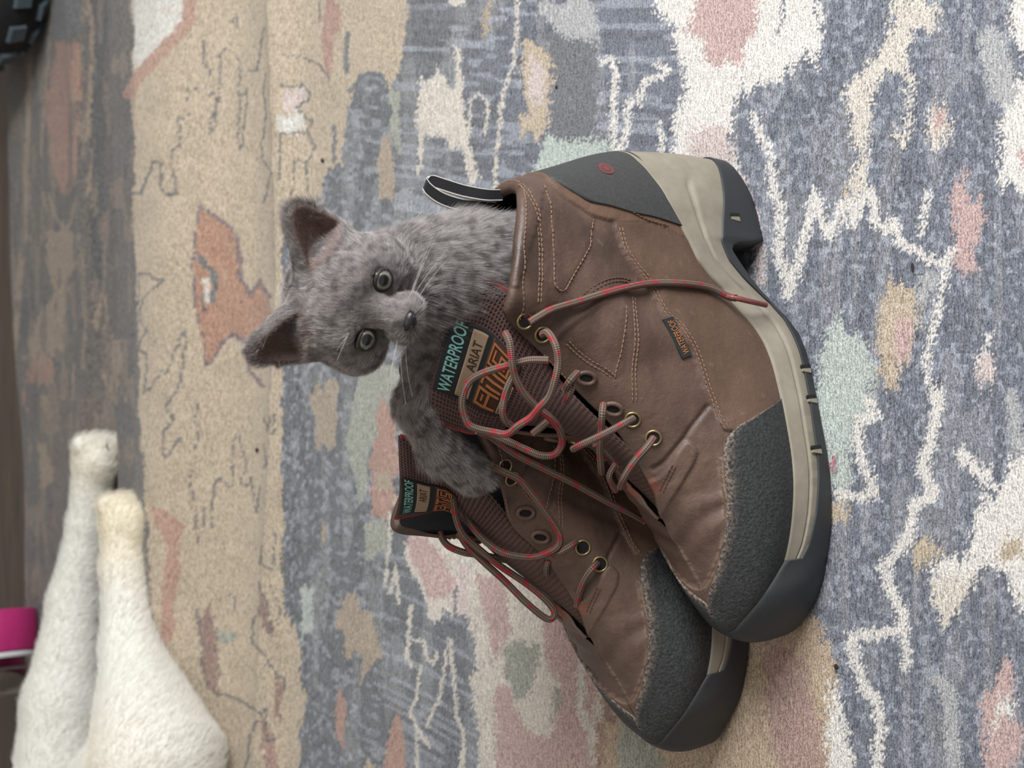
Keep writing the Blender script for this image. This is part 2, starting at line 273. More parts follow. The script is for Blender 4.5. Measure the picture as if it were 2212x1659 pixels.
POLY = [
 ('tan', [(283,-20),(888,-20),(878,50),(868,120),(858,165),(845,200),(835,190),(820,165),(800,158),(780,165),(762,190),(752,240),(742,300),(735,365),(700,375),(690,440),(612,460),(607,800),(612,1100),(612,1330),(640,1360),(650,1410),(645,1470),(667,1500),(650,1580),(645,1680),(330,1680),(300,1200),(290,700)]),
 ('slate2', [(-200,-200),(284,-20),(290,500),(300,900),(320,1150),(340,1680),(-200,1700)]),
 ('grey', [(1165,-10),(1275,-10),(1290,60),(1285,140),(1240,160),(1200,60),(1160,20)]),
 ('slate', [(1180,60),(1285,90),(1290,340),(1180,340),(1195,200)]),
 ('green', [(1180,300),(1230,310),(1300,290),(1330,340),(1290,420),(1150,400)]),
 ('green2', [(840,195),(866,195),(868,293),(860,326),(847,293)]),
 ('crm2', [(948,-10),(1003,-10),(1000,26),(970,20)]),
 ('tan2', [(1049,-10),(1065,-10),(1058,40),(1062,65),(1052,88),(1044,88),(1045,42)]),
 ('tan', [(1130,78),(1175,94),(1193,130),(1192,169),(1188,228),(1182,283),(1162,303),(1133,283),(1117,260),(1146,241),(1130,195),(1123,163),(1127,114)]),
 ('pink2', [(1140,130),(1165,120),(1180,160),(1175,220),(1160,235),(1140,200)]),
 ('crm2', [(905,202),(912,163),(925,195),(938,163),(941,124),(948,160),(971,182),(987,169),(984,111),(998,111),(997,163),(1003,202),(1006,254),(1016,277),(1016,326),(1036,397),(1013,397),(1000,326),(977,309),(948,290),(918,280),(909,326),(905,381),(896,381),(902,293),(897,247)]),
 ('tan2', [(827,283),(840,277),(850,326),(853,430),(821,430),(814,352)]),
 ('brpink', [(704,-10),(723,-10),(740,49),(720,98),(710,169),(697,114),(700,49)]),
 ('white', [(600,255),(640,240),(665,262),(660,285),(605,285)]), ('pink2', [(610,190),(650,188),(668,205),(645,232),(612,234)]),
 ('cream', [(1409,-20),(1761,-20),(1776,35),(1773,96),(1763,157),(1751,122),(1740,101),(1725,137),(1712,150),(1690,165),(1660,178),(1612,193),(1588,229),(1580,277),(1575,325),(1588,350),(1600,400),(1563,390),(1527,350),(1455,338),(1452,289),(1462,243),(1481,217),(1479,157),(1462,101),(1443,53),(1419,29)]),
 ('pink', [(1503,-20),(1645,-20),(1636,36),(1626,80),(1607,92),(1609,145),(1592,125),(1563,135),(1522,137),(1515,72),(1481,80),(1503,24)]),
 ('pink2', [(1491,277),(1563,265),(1575,301),(1588,362),(1551,362),(1491,338)]),
 ('crm2', [(1930,-10),(2029,10),(2019,71),(1968,71),(1953,127),(1976,152),(1973,228),(1963,304),(1956,324),(1928,284),(1953,279),(1963,228),(1961,167),(1928,157),(1887,172),(1882,253),(1875,304),(1867,405),(1877,420),(1824,420),(1842,355),(1862,342),(1837,291),(1832,228),(1822,220),(1837,182),(1862,162),(1887,127),(1918,76)]),
 ('crm2', [(2037,220),(2042,243),(2054,279),(2049,299),(2024,324),(2004,299),(1999,248),(2016,258)]), ('pink', [(2032,230),(2042,262),(2035,290),(2020,280),(2020,258)]),
 ('cream', [(2194,-10),(2260,-10),(2260,109),(2212,109),(2181,63)]), ('cream', [(2180,170),(2260,160),(2260,420),(2160,400),(2165,260)]), ('pink', [(2196,316),(2260,310),(2260,350),(2200,345)]),
 ('pink', [(2080,360),(2095,380),(2085,420),(2062,420),(2065,395)]),
 ('pink', [(2061,400),(2085,400),(2094,430),(2124,433),(2127,484),(2109,527),(2094,542),(2109,593),(2073,593),(2058,542),(2064,502),(2058,460)]),
 ('tan', [(1925,587),(1931,617),(1962,623),(1989,653),(1980,707),(1974,762),(1956,792),(1940,807),(1946,852),(1901,822),(1901,777),(1895,731),(1898,659),(1913,617)]), ('pink', [(1940,680),(1970,700),(1965,760),(1945,790),(1930,760),(1930,710)]),
 ('green', [(1781,731),(1811,671),(1826,716),(1865,725),(1877,777),(1901,801),(1886,837),(1871,900),(1767,900),(1767,792)]),
 ('pink2', [(2112,777),(2139,768),(2151,807),(2136,837),(2115,822)]),
 ('green', [(1740,840),(1867,850),(1881,891),(1840,918),(1834,972),(1840,1040),(1818,1062),(1786,1040),(1740,1000)]),
 ('pink', [(1740,1020),(1780,1026),(1786,1081),(1740,1095)]), ('tan', [(1786,1053),(1824,1081),(1834,1135),(1813,1121),(1786,1121)]),
 ('tan', [(1994,1148),(2013,1173),(2035,1192),(2022,1211),(1981,1235),(1975,1175)]),
 ('cream', [(2073,964),(2111,991),(2138,1013),(2144,1040),(2165,1051),(2192,986),(2260,960),(2260,1320),(2192,1300),(2179,1243),(2152,1216),(2111,1230),(2089,1270),(2073,1300),(2016,1300),(2013,1230),(2043,1197),(2084,1211),(2106,1135),(2117,1094),(2122,1040),(2065,1002)]), ('navy', [(2133,1040),(2154,1067),(2157,1089),(2133,1100)]), ('tan', [(2150,1180),(2212,1160),(2212,1210),(2160,1205)]),
 ('tanbr', [(1700,1275),(1719,1291),(1744,1319),(1766,1347),(1788,1388),(1805,1427),(1810,1466),(1810,1499),(1835,1582),(1843,1700),(1480,1700),(1480,1400),(1600,1300)]),
 ('cream', [(1800,1440),(1810,1499),(1835,1582),(1843,1700),(1790,1700),(1785,1580)]),
 ('pinkbr', [(1640,1400),(1716,1388),(1755,1499),(1777,1610),(1783,1700),(1683,1700),(1655,1527)]),
 ('crm2', [(2010,1240),(2106,1240),(2093,1283),(2070,1319),(2043,1358),(2018,1319)]),
 ('pink', [(2164,1427),(2189,1430),(2189,1491),(2170,1527),(2203,1560),(2209,1610),(2167,1700),(2134,1700),(2126,1568),(2117,1513),(2140,1493),(2156,1471)]), ('cream', [(2175,1505),(2190,1530),(2160,1560),(2150,1600),(2140,1560)]),
 ('tan2', [(699,826),(727,823),(732,881),(727,932),(716,967),(678,957),(686,917),(673,881),(668,864)]),
 ('green2', [(777,805),(828,780),(870,805),(880,930),(843,894),(815,957),(792,982),(797,1033),(782,1084),(762,1033),(747,945)]),
 ('brpink', [(828,861),(853,912),(856,957),(861,995),(851,1033),(853,1058),(840,1129),(808,1129),(803,1084),(797,1058),(810,1020),(795,995),(815,957),(810,919)]), ('tan2', [(815,1005),(850,1000),(850,1060),(812,1062)]),
 ('tan', [(843,1074),(873,1089),(863,1114),(846,1096)]), ('tan2', [(699,1107),(709,1134),(701,1175),(691,1155)]), ('green2', [(792,1134),(840,1134),(840,1200),(782,1200)]),
 ('crm2', [(873,1168),(960,1150),(1060,1120),(1320,1200),(1400,1420),(1330,1700),(1039,1700),(1029,1549),(1014,1457),(1036,1441),(1029,1402),(1011,1365),(1008,1334),(977,1334),(962,1325),(953,1349),(931,1349),(922,1303),(894,1257),(873,1211)]),
 ('pink', [(873,1168),(935,1172),(962,1215),(985,1260),(960,1300),(925,1290),(890,1225)]), ('pink2', [(985,1220),(1015,1240),(1005,1330),(975,1320)]),
 ('tan2', [(766,1279),(781,1328),(802,1322),(812,1365),(827,1426),(790,1457),(781,1481),(784,1414),(766,1402),(747,1426),(744,1371),(723,1371),(729,1322),(738,1294)]),
 ('brpink', [(738,1484),(750,1524),(744,1610),(729,1604),(720,1543)]), ('brpink', [(861,1515),(870,1579),(879,1641),(876,1700),(836,1700),(830,1604),(845,1558)]), ('tan', [(799,1632),(828,1700),(771,1700)]), ('green', [(649,1260),(680,1263),(675,1365),(652,1371)]),
 ('pink', [(1173,1349),(1237,1314),(1284,1361),(1296,1388),(1301,1447),(1284,1521),(1271,1595),(1279,1700),(1074,1700),(1069,1571),(1067,1487),(1104,1487),(1118,1546),(1158,1595),(1192,1590),(1212,1497),(1192,1447),(1178,1410)]),
 ('pink', [(1030,1250),(1086,1250),(1104,1368),(1086,1408),(1069,1418),(1049,1368),(1037,1312)]), ('green2', [(1091,1408),(1126,1378),(1168,1398),(1158,1460),(1145,1509),(1118,1509),(1086,1452)]), ('green2', [(1197,1484),(1212,1497),(1210,1546),(1190,1558)]),
 ('tanbr', [(1303,1398),(1333,1390),(1420,1400),(1500,1600),(1520,1700),(1279,1700),(1296,1546),(1301,1447)]), ('green2', [(1335,1540),(1400,1570),(1440,1640),(1420,1690),(1340,1690)]), ('brown', [(1305,1480),(1335,1500),(1330,1560),(1305,1550)]),
 # far strip beyond the crest
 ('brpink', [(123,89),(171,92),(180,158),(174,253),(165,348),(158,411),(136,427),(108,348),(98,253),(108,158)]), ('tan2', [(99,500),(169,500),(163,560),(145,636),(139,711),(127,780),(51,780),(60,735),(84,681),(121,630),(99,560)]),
 ('brpink', [(60,786),(90,759),(121,789),(108,831),(60,825)]), ('tan2', [(223,696),(265,735),(262,801),(250,886),(223,816)]), ('tan2', [(199,636),(220,627),(217,711),(205,717)]), ('dark', [(39,645),(84,648),(72,723),(42,723)]), ('dark', [(195,-20),(230,-20),(225,600),(200,700),(195,400)]), ('umber', [(85,850),(225,850),(230,1300),(80,1300)]), ('umber', [(20,1300),(120,1300),(120,1700),(20,1700)]), ('tan2', [(80,950),(105,960),(115,1040),(85,1060)]), ('slate', [(85,-20),(185,-20),(178,70),(110,90),(80,60)]),  # the long dark stripe puts the crease's shade into the rug colour
 # tan band
 ('white', [(283,-20),(412,-20),(400,60),(350,100),(290,150)]), ('orange', [(431,445),(461,466),(497,490),(515,518),(518,569),(521,605),(542,635),(563,605),(582,641),(585,671),(572,732),(555,777),(539,801),(533,756),(527,735),(503,720),(479,741),(461,777),(446,789),(437,726),(422,671),(416,581),(419,527)]), ('crm2', [(432,600),(448,600),(455,620),(450,650),(440,650)]),
 ('salmon', [(325,1090),(395,1130),(390,1200),(375,1300),(372,1390),(345,1400),(350,1300),(362,1180),(330,1130)]), ('salmon', [(384,1506),(448,1563),(468,1595),(458,1635),(428,1595),(394,1546)]),
 ('brown', [(423,1314),(438,1339),(453,1297),(460,1349),(470,1386),(473,1460),(468,1492),(473,1504),(448,1482),(441,1447),(431,1428),(441,1403),(431,1368)]), ('brown', [(556,1257),(571,1294),(591,1378),(574,1363),(559,1324)]), ('brown', [(596,1467),(616,1469),(608,1521),(613,1556),(593,1551)]), ('pinkbr', [(566,1546),(591,1595),(608,1680),(584,1680),(561,1605)]), ('green2', [(470,1363),(515,1368),(505,1385),(478,1395)]),
]
STROKE = [
 ('crm2', 8, [(1117,-10),(1117,65),(1110,130),(1101,170),(1088,195),(1081,244),(1078,293),(1071,342),(1068,430)]), ('crm2', 7, [(1013,277),(1016,212),(1036,202),(1055,221),(1052,254),(1046,290)]), ('slate', 8, [(755,200),(770,175),(800,160),(825,165),(838,185)]), ('slate', 11, [(752,70),(748,110),(748,160)]), ('slate', 8, [(722,275),(722,350)]),
 ('line', 4, [(610,120),(650,122),(690,140),(712,170)]), ('line', 5, [(607,185),(650,185),(670,200),(665,215),(640,235),(655,245),(672,260),(665,285),(607,288),(603,390)]), ('line', 4, [(665,285),(680,320),(660,350),(640,345)]), ('line', 4, [(690,0),(690,45)]), ('line', 4, [(635,345),(632,420)]), ('line', 4, [(660,350),(665,415)]),
 ('cream', 15, [(1419,140),(1443,149),(1428,169),(1399,174),(1385,193),(1380,217),(1356,224),(1356,277),(1346,313),(1332,340)]), ('cream', 14, [(1298,135),(1322,121),(1330,157),(1325,217),(1325,289),(1330,345)]), ('cream', 12, [(1425,270),(1430,300),(1425,340)]), ('navy', 7, [(1692,-10),(1690,40),(1678,78)]), ('cream', 16, [(1630,250),(1640,290),(1660,320),(1672,400)]),
 ('cream', 20, [(1666,400),(1684,439),(1687,490),(1681,545),(1696,593),(1702,640),(1720,581),(1732,526),(1745,484),(1760,418),(1772,454),(1778,490),(1793,508),(1811,469),(1823,433),(1838,439),(1841,484),(1862,436),(1877,412),(1889,439),(1889,481),(1913,496),(1928,478),(1946,526),(1980,542),(2007,563),(2037,569),(2055,545)]), ('tan', 10, [(1825,400),(1832,430)]),
 ('cream', 15, [(2045,570),(2037,620),(2024,680),(2010,730),(2000,790),(2020,870),(2022,904)]), ('cream', 12, [(2140,720),(2115,780)]), ('pink2', 18, [(1600,380),(1628,460),(1640,540),(1642,610)]), ('cream', 12, [(1990,505),(2000,440),(2008,415)]),
 ('cream', 20, [(1875,866),(1894,899),(1856,910),(1851,958),(1862,1002),(1881,1034),(1889,1072),(1834,1072),(1813,1067)]), ('cream', 24, [(2030,850),(2022,904),(2013,945),(2000,986),(1989,1013),(2011,1053),(2016,1075),(1975,1089),(1970,1121),(1959,1162),(1935,1197),(1910,1230),(1928,1280),(1946,1319),(1954,1361),(1877,1369),(1838,1375),(1849,1430),(1866,1485),(1893,1513),(1902,1568),(1891,1680)]), ('cream', 16, [(1951,1361),(1960,1416),(1957,1444)]), ('grey', 34, [(2029,1471),(2050,1500),(2054,1554),(2060,1680)]), ('grey', 30, [(2185,860),(2200,960)]), ('grey', 60, [(2140,90),(2170,200)]), ('grey', 30, [(2010,600),(1990,640)]),
 ('crm2', 6, [(855,1221),(845,1279),(836,1285)]), ('crm2', 7, [(855,1224),(861,1303)]), ('crm2', 8, [(888,1310),(882,1365),(879,1426),(891,1441)]), ('crm2', 7, [(894,1383),(916,1383),(922,1426),(940,1432),(944,1408)]), ('crm2', 8, [(907,1441),(901,1503),(885,1533),(894,1558),(925,1610)]), ('crm2', 7, [(965,1405),(953,1497),(922,1573)]), ('crm2', 10, [(971,1380),(980,1457),(987,1549),(1002,1595),(996,1680)]), ('crm2', 8, [(842,1110),(842,1168),(833,1267)]), ('crm2', 7, [(900,1570),(900,1680)]), ('slate', 8, [(985,1270),(982,1335)]),
 ('white', 15, [(1284,1373),(1252,1447),(1259,1484),(1249,1521),(1266,1571)]), ('white', 12, [(880,690),(884,760),(882,830)]), ('pinkbr', 14, [(1290,1560),(1300,1600),(1290,1680)]),
 ('tan2', 13, [(67,75),(60,250),(54,400),(51,500),(39,650),(27,801),(15,1000),(0,1150)]), ('tan2', 6, [(110,0),(112,40),(105,110),(90,300),(92,420),(105,480)]), ('tan2', 9, [(190,0),(200,60),(195,200),(190,300)]), ('tan2', 8, [(105,420),(120,470),(145,500),(165,430)]), ('tan2', 7, [(225,640),(232,700)]), ('tan2', 7, [(205,300),(196,360),(190,420)]), ('tan2', 7, [(160,790),(158,860)]), ('tan2', 14, [(95,860),(105,900)]), ('brpink', 7, [(50,840),(56,890)]), ('line', 5, [(80,770),(90,755),(120,780),(135,790)]), ('line', 4, [(245,700),(232,740),(250,730),(268,735),(275,725)]), ('line', 5, [(235,850),(245,880),(270,900),(285,885)]), ('slate', 7, [(258,940),(280,900),(285,960)]),
 ('salmon', 27, [(410,-20),(405,50),(380,80),(340,120),(300,165),(280,200)]),
 ('line', 5, [(283,416),(305,418),(320,380),(330,350),(350,352),(345,400),(360,420),(382,420),(375,380),(367,330),(375,320),(390,312),(388,270),(384,250),(400,262)]), ('line', 4, [(437,90),(440,140),(455,150),(450,170)]), ('line', 4, [(450,205),(462,200),(470,215),(455,260),(450,285),(458,290),(465,270),(467,240),(475,200),(475,110),(488,105)]), ('line', 4, [(510,120),(520,135),(515,210),(530,205),(535,190)]), ('line', 4, [(500,50),(510,25),(515,60)]), ('line', 4, [(535,200),(525,310),(520,325),(515,310),(518,215)]), ('line', 4, [(540,155),(555,150),(570,60)]), ('line', 4, [(575,160),(570,200),(575,240),(565,320),(570,335),(555,345)]), ('line', 4, [(565,340),(585,370),(570,440)]), ('line', 3, [(405,170),(408,270)]), ('line', 3, [(430,170),(425,200)]),
 ('purple', 9, [(431,445),(461,466),(497,490),(515,518),(518,569),(521,605),(542,635),(563,605),(582,641)]), ('purple', 8, [(446,789),(461,777),(479,741),(503,720),(527,735),(533,756),(539,801),(570,835)]), ('purple', 4, [(431,445),(419,527),(416,581),(422,671),(437,726),(446,789)]), ('teal', 14, [(432,555),(445,575),(462,592),(464,620),(460,648)]), ('line', 8, [(437,640),(443,670)]),
 ('line', 4, [(300,650),(300,590),(325,592),(332,605),(352,607),(330,625),(310,645),(300,670),(300,690),(318,710),(300,740),(300,755),(318,768),(315,800),(312,850),(325,840),(350,800),(362,805),(370,780),(395,715),(402,730),(395,790),(388,830),(365,870),(370,900)]),
 ('line', 5, [(380,850),(360,868),(362,885),(377,905),(353,932),(352,975),(358,990),(390,945)]), ('line', 3, [(427,872),(422,910),(430,925),(425,955),(418,980)]), ('line', 3, [(420,1000),(410,1030),(415,1060),(422,1100),(425,1150),(432,1180)]), ('line', 3, [(440,1090),(438,1150)]), ('line', 4, [(460,1135),(456,1140),(462,1080),(467,1040),(475,1030),(490,1048),(507,1048),(502,1010),(503,980),(510,938),(518,940),(525,985),(532,1000),(530,1020),(520,1035),(520,1048),(535,1050),(542,1030),(548,1080),(555,1105),(562,1050)]), ('line', 4, [(572,905),(577,930),(585,900),(592,895),(590,935)]), ('line', 4, [(570,960),(575,1000),(568,1010)]), ('line', 4, [(565,1180),(562,1220),(590,1230),(595,1150)]),
 ('line', 5, [(473,1500),(505,1507),(530,1520),(565,1545),(575,1530)]), ('line', 5, [(556,1330),(545,1350),(545,1390),(575,1420),(600,1460),(617,1468),(615,1490)]), ('line', 4, [(490,1290),(500,1283),(508,1290),(505,1322)]), ('line', 4, [(423,1314),(431,1368),(441,1403),(431,1428),(441,1447),(448,1482),(473,1504)]), ('line', 3, [(465,1330),(470,1386),(473,1460)]), ('line', 5, [(555,1560),(540,1590),(535,1640),(530,1660)]), ('line', 5, [(575,1530),(572,1600),(595,1598)]), ('line', 3, [(585,1265),(600,1300),(605,1330),(598,1345)]), ('line', 12, [(612,1200),(612,1235)]), ('line', 4, [(556,1257),(575,1300),(591,1378),(578,1365)]),
]
def pip(x, y, poly):
    ins = np.zeros(len(x), bool); n = len(poly)
    for k in range(n):
        x0, y0 = poly[k]; x1, y1 = poly[(k + 1) % n]
        if y0 == y1: continue
        c = ((y0 > y) != (y1 > y)); ins ^= c & (x < (x1 - x0) * (y - y0) / (y1 - y0) + x0)
    return ins
def rug_colour(P):
    xy = proj(P); x, y = xy[:, 0], xy[:, 1]
    refl = lambda a, L: np.abs(((a + L) % (2 * L)) - L)             # past the frame's edge the weave repeats mirrored
    x = np.where(x > 2212, 4424 - x, x); y = refl(y, 1659.0)
    near = sm(600, 1700, x)
    wx = x + (vnoise(x / 18, y / 30, 1) - .5) * 10 + (vnoise(x / 6, y / 6, 2) - .5) * (5 + 5 * near)
    hf_ = vnoise(x / 3.2, y / 3.2, 71) - .5; hg_ = vnoise(x / 3.0, y / 3.6, 72) - .5; wx = wx + hf_ * (6 + 26 * near)
    jag = (vnoise(x / (3.5 + 5 * near), y / 60, 4) - .5)
    zone = sm(590, 640, x)
    wy = y + jag * (8 + 26 * zone) + (vnoise(x / 7, y / 7, 6) - .5) * 8 + hg_ * (6 + 26 * near)
    col = np.empty((len(x), 3)); col[:] = C_['navy'][:3]
    sl = sm(1350, 800, x)[:, None]; col = col * (1 - sl) + np.array(C_['slate'][:3]) * sl
    def paint(m, c, a=1.0): col[m] = col[m] * (1 - a) + np.array(C_[c][:3]) * a
    # soft abrash streaks of the blue ground
    st = vnoise(x / 22, y / 160, 11); m = (st > .62) & (x > 600); col[m] = col[m] * .72 + np.array(C_['grey'][:3]) * .28
    st = vnoise(x / 14, y / 120, 12); m = (st < .3) & (x > 600); col[m] *= .78
    sp = vnoise(x / (4 + 5 * near), y / (9 + 3 * near), 13); m = (sp > .66) & (x > 600); col[m] = col[m] * .6 + np.array(lin(176, 180, 190)[:3]) * .4; sp = vnoise(x / (4 + 5 * near), y / (9 + 3 * near), 14); m = (sp > .68) & (x > 600); col[m] *= .68
    for name, pts in POLY:
        a = np.array(pts); b = (wx > a[:, 0].min()) & (wx < a[:, 0].max()) & (wy > a[:, 1].min()) & (wy < a[:, 1].max()); idx = np.nonzero(b)[0]
        if len(idx): paint(idx[pip(wx[idx], wy[idx], pts)], name)
    sx = x + (vnoise(x / 9, y / 9, 21) - .5) * 5; sy = y + (vnoise(x / 9, y / 9, 22) - .5) * 5 + jag * 10 * zone; sx = sx + hf_ * (3 + 20 * near); sy = sy + hg_ * (3 + 20 * near)
    for name, wd, pts in STROKE:
        a = np.array(pts, float); b = (sx > a[:, 0].min() - wd) & (sx < a[:, 0].max() + wd) & (sy > a[:, 1].min() - wd) & (sy < a[:, 1].max() + wd); idx = np.nonzero(b)[0]
        if not len(idx): continue
        q = np.stack([sx[idx], sy[idx]], 1); dm = np.full(len(idx), 1e9)
        for k in range(len(a) - 1):
            d = a[k + 1] - a[k]; t = np.clip(((q - a[k]) @ d) / (d @ d), 0, 1); dm = np.minimum(dm, np.linalg.norm(q - a[k] - t[:, None] * d, axis=1))
        paint(idx[dm < wd / 2], name, .9)
    # faint tonal drift inside the tan band
    tb = (x > 285) & (x < 612); k = (vnoise(x / 30, y / 45, 31) - .5) * .16; col[tb] *= (1 + k[tb])[:, None]
    m = (x > 285) & (x < 612) & (vnoise(x / 5, y / 22, 33) > .86) & (vnoise(x / 60, y / 60, 34) > .5); paint(m, 'tanbr', .6)
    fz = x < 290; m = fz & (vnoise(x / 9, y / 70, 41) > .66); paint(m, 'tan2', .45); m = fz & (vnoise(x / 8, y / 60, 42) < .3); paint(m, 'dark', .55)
    far = sm(300, 275, x)[:, None] * np.array([.30, .37, .45]); col = col * (1 - far)     # far strip darkened and browned: shade past the crest put into its duller pattern
    return col
NU, NV = 620, 860
vv = np.linspace(2330, 36, NV)                       # frame columns, near to far
ys = np.array([gy(v) for v in vv])
uu = np.linspace(-1, 1, NU)
half = (1150 / F) * np.hypot(CAMH, ys) * 1.0
GX = uu[None, :] * half[:, None]; GY = np.repeat(ys[:, None], NU, 1)
# the far edge of the rug runs a little askew
GY = GY + (.10 * GX + .012 * np.sin(GX * 9)) * sm(1.6, 2.1, GY)
GZ = rug_z(GX, GY)
RV = np.stack([GX, GY, GZ], -1).reshape(-1, 3)
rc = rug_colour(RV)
# outer margins: the rug goes on to both sides of the fine grid
side = 1.05
ML = np.stack([np.full(NV, -side), GY[:, 0] , rug_z(np.full(NV, -side), GY[:, 0])], 1); MR = np.stack([np.full(NV, side), GY[:, -1], rug_z(np.full(NV, side), GY[:, -1])], 1)
fac = gridf(NV, NU, flip=True)
n0 = NV * NU; i = np.arange(NV - 1)
fl = np.stack([n0 + i, i * NU, (i + 1) * NU, n0 + i + 1], 1); fr = np.stack([i * NU + NU - 1, n0 + NV + i, n0 + NV + i + 1, (i + 1) * NU + NU - 1], 1)
# turned-down hem along the far edge
hem = np.stack([GX[-1], GY[-1] + .004, GZ[-1] * 0 - .011], 1); h0 = n0 + 2 * NV; j = np.arange(NU - 1); fh = np.stack([(NV - 1) * NU + j, (NV - 1) * NU + j + 1, h0 + j + 1, h0 + j], 1)
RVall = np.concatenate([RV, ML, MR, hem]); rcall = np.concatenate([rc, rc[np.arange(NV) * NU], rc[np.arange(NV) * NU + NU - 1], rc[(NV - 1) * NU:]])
def rug_mat():
    q = NT('woven_rug_pile'); v = q.coord('Object', (1, 1.6, 1)); c = q.attr('Col')
    n1 = q.noise(v, 640, 3, .65); v2 = q.coord('Object', (.35, 1.5, 1)); n2 = q.noise(v2, 480, 3, .6); n3 = q.noise(v, 260, 3, .6)
    h = q.math('ADD', q.math('MULTIPLY', n1, .6), q.math('MULTIPLY', n2, .4))
    dk = q.mix(1.0, c, (.38, .38, .40, 1), 'MULTIPLY'); lt = q.mix(.45, q.mix(.34, c, lin(236, 236, 238)), q.mix(1.0, c, (1.55, 1.55, 1.55, 1), 'MULTIPLY'))
    a = q.mix(q.ramp(h, [(.38, (0, 0, 0)), (.62, (1, 1, 1))]), dk, lt)
    a = q.mix(q.ramp(n3, [(.35, (0, 0, 0)), (.7, (.35, .35, .35))]), a, q.mix(.5, a, c))
    q.bump(q.math('ADD', h, q.math('MULTIPLY', n3, .6)), .9, .0016)
    return q.set(Base_Color=a, Roughness=.95, Specular_IOR_Level=.1, Sheen_Weight=.15, Sheen_Roughness=.6)
M['rug'] = rug_mat()
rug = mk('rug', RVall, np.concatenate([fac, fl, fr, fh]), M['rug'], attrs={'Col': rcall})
tag(rug, 'rumpled abstract area rug in blue-grey, cream, tan and pink lying under the boots', 'rug')
def floor_mat():
    q = NT('dark_brown_floor'); v = q.coord('Object', (1, 6, 1)); n = q.noise(v, 9, 5, .6)
    return q.set(Base_Color=q.ramp(n, [(.3, lin(62, 50, 40)), (.7, lin(88, 72, 58))]), Roughness=.5)
fl_o = mk('floor', [(-3, -1.5, -.012), (3, -1.5, -.012), (3, 5, -.012), (-3, 5, -.012)], [(0, 1, 2, 3)], floor_mat(), smooth=False); tag(fl_o, kind='structure')

# ------------------------------------------------------------------ boots: one parametric upper, s = heel (0) round to toe tip (14), t = sole edge (0) to top edge (4)
ST = np.array([
[[0,0,42],[-4,0,70],[0,0,100],[12,0,138],[24,0,176]],
[[7,20,42],[4,22,70],[9,22,100],[20,22,140],[32,23,182]],
[[30,31,44],[29,34,70],[33,34,102],[40,33,145],[48,35,192]],
[[62,34,42],[62,38,72],[64,38,105],[66,37,150],[72,39,201]],
[[98,37,34],[98,41,66],[100,41,104],[100,38,155],[102,36,209]],
[[122,44,24],[124,47,56],[124,44,98],[122,38,150],[114,26,206]],
[[140,48,22],[142,50,52],[144,45,88],[142,35,135],[134,20,181]],
[[162,50,23],[165,53,50],[167,46,80],[165,34,118],[156,16,155]],
[[185,51,25],[188,55,49],[190,48,75],[187,32,104],[178,14,130]],
[[208,51,27],[211,54,49],[213,46,71],[212,30,92],[208,9,108]],
[[230,48,30],[233,50,50],[235,42,68],[236,25,83],[236,0,91]],
[[255,40,34],[257,42,51],[258,34,65],[258,19,75],[258,0,79]],
[[278,27,38],[280,28,53],[279,22,62],[277,11,69],[275,0,71]],
[[292,12,41],[294,12,53],[292,10,59],[289,5,64],[286,0,66]],
[[297,0,43],[299,0,52],[297,0,59],[293,0,63],[289,0,65]]], float)
# inner side of the foot: slimmer waist, and the collar flap sprung open outward
STM = ST.copy(); STM[4:13, :3, 1] *= np.array([.90, .80, .74, .72, .70, .68, .66, .66, .72])[:, None]; STM[8:12, 3, 1] *= .85
STM[4, 3:] = [[101,41,155],[104,43,212]]; STM[5, 3:] = [[126,44,152],[124,50,231]]; STM[6, 3:] = [[147,40,142],[153,49,217]]; STM[7, 3:] = [[167,36,121],[168,30,170]]
# the far boot: outer flap sprung forward, inner flap slumped outward
ST2 = ST.copy(); ST2[1, 4] = [32, 23, 174]; ST2[2, 4] = [48, 34, 178]; ST2[3, 3:] = [[66, 35, 146], [70, 33, 180]]; ST2[4, 3:] = [[100, 37, 150], [108, 31, 186]]; ST2[5, 3:] = [[132, 38, 152], [143, 36, 203]]; ST2[6, 3:] = [[146, 35, 132], [154, 25, 178]]; ST2[7, 4] = [160, 17, 152]
STM2 = ST.copy(); STM2[4:11, :3, 1] *= np.array([.92, .80, .76, .78, .84, .92, .97])[:, None]; STM2[3, 4] = [72, 42, 196]; STM2[4, 3:] = [[100, 42, 150], [100, 46, 188]]; STM2[5, 3:] = [[124, 40, 140], [124, 40, 174]]; STM2[6, 3:] = [[143, 33, 130], [142, 26, 162]]; STM2[7, 3:] = [[164, 33, 117], [158, 17, 152]]
NET = [ST, STM]
def cr_rows(P, u):
    n = len(P); u = np.clip(u, 0, n - 1 - 1e-9); i = np.floor(u).astype(int); f = (u - i).reshape((-1,) + (1,) * (P.ndim - 1)); Q = np.concatenate([2 * P[:1] - P[1:2], P, 2 * P[-1:] - P[-2:-1]])
    a, b, c, d = Q[i], Q[i + 1], Q[i + 2], Q[i + 3]
    return .5 * ((2 * b) + (c - a) * f + (2 * a - 5 * b + 4 * c - d) * f ** 2 + (3 * b - a - 3 * c + d) * f ** 3)
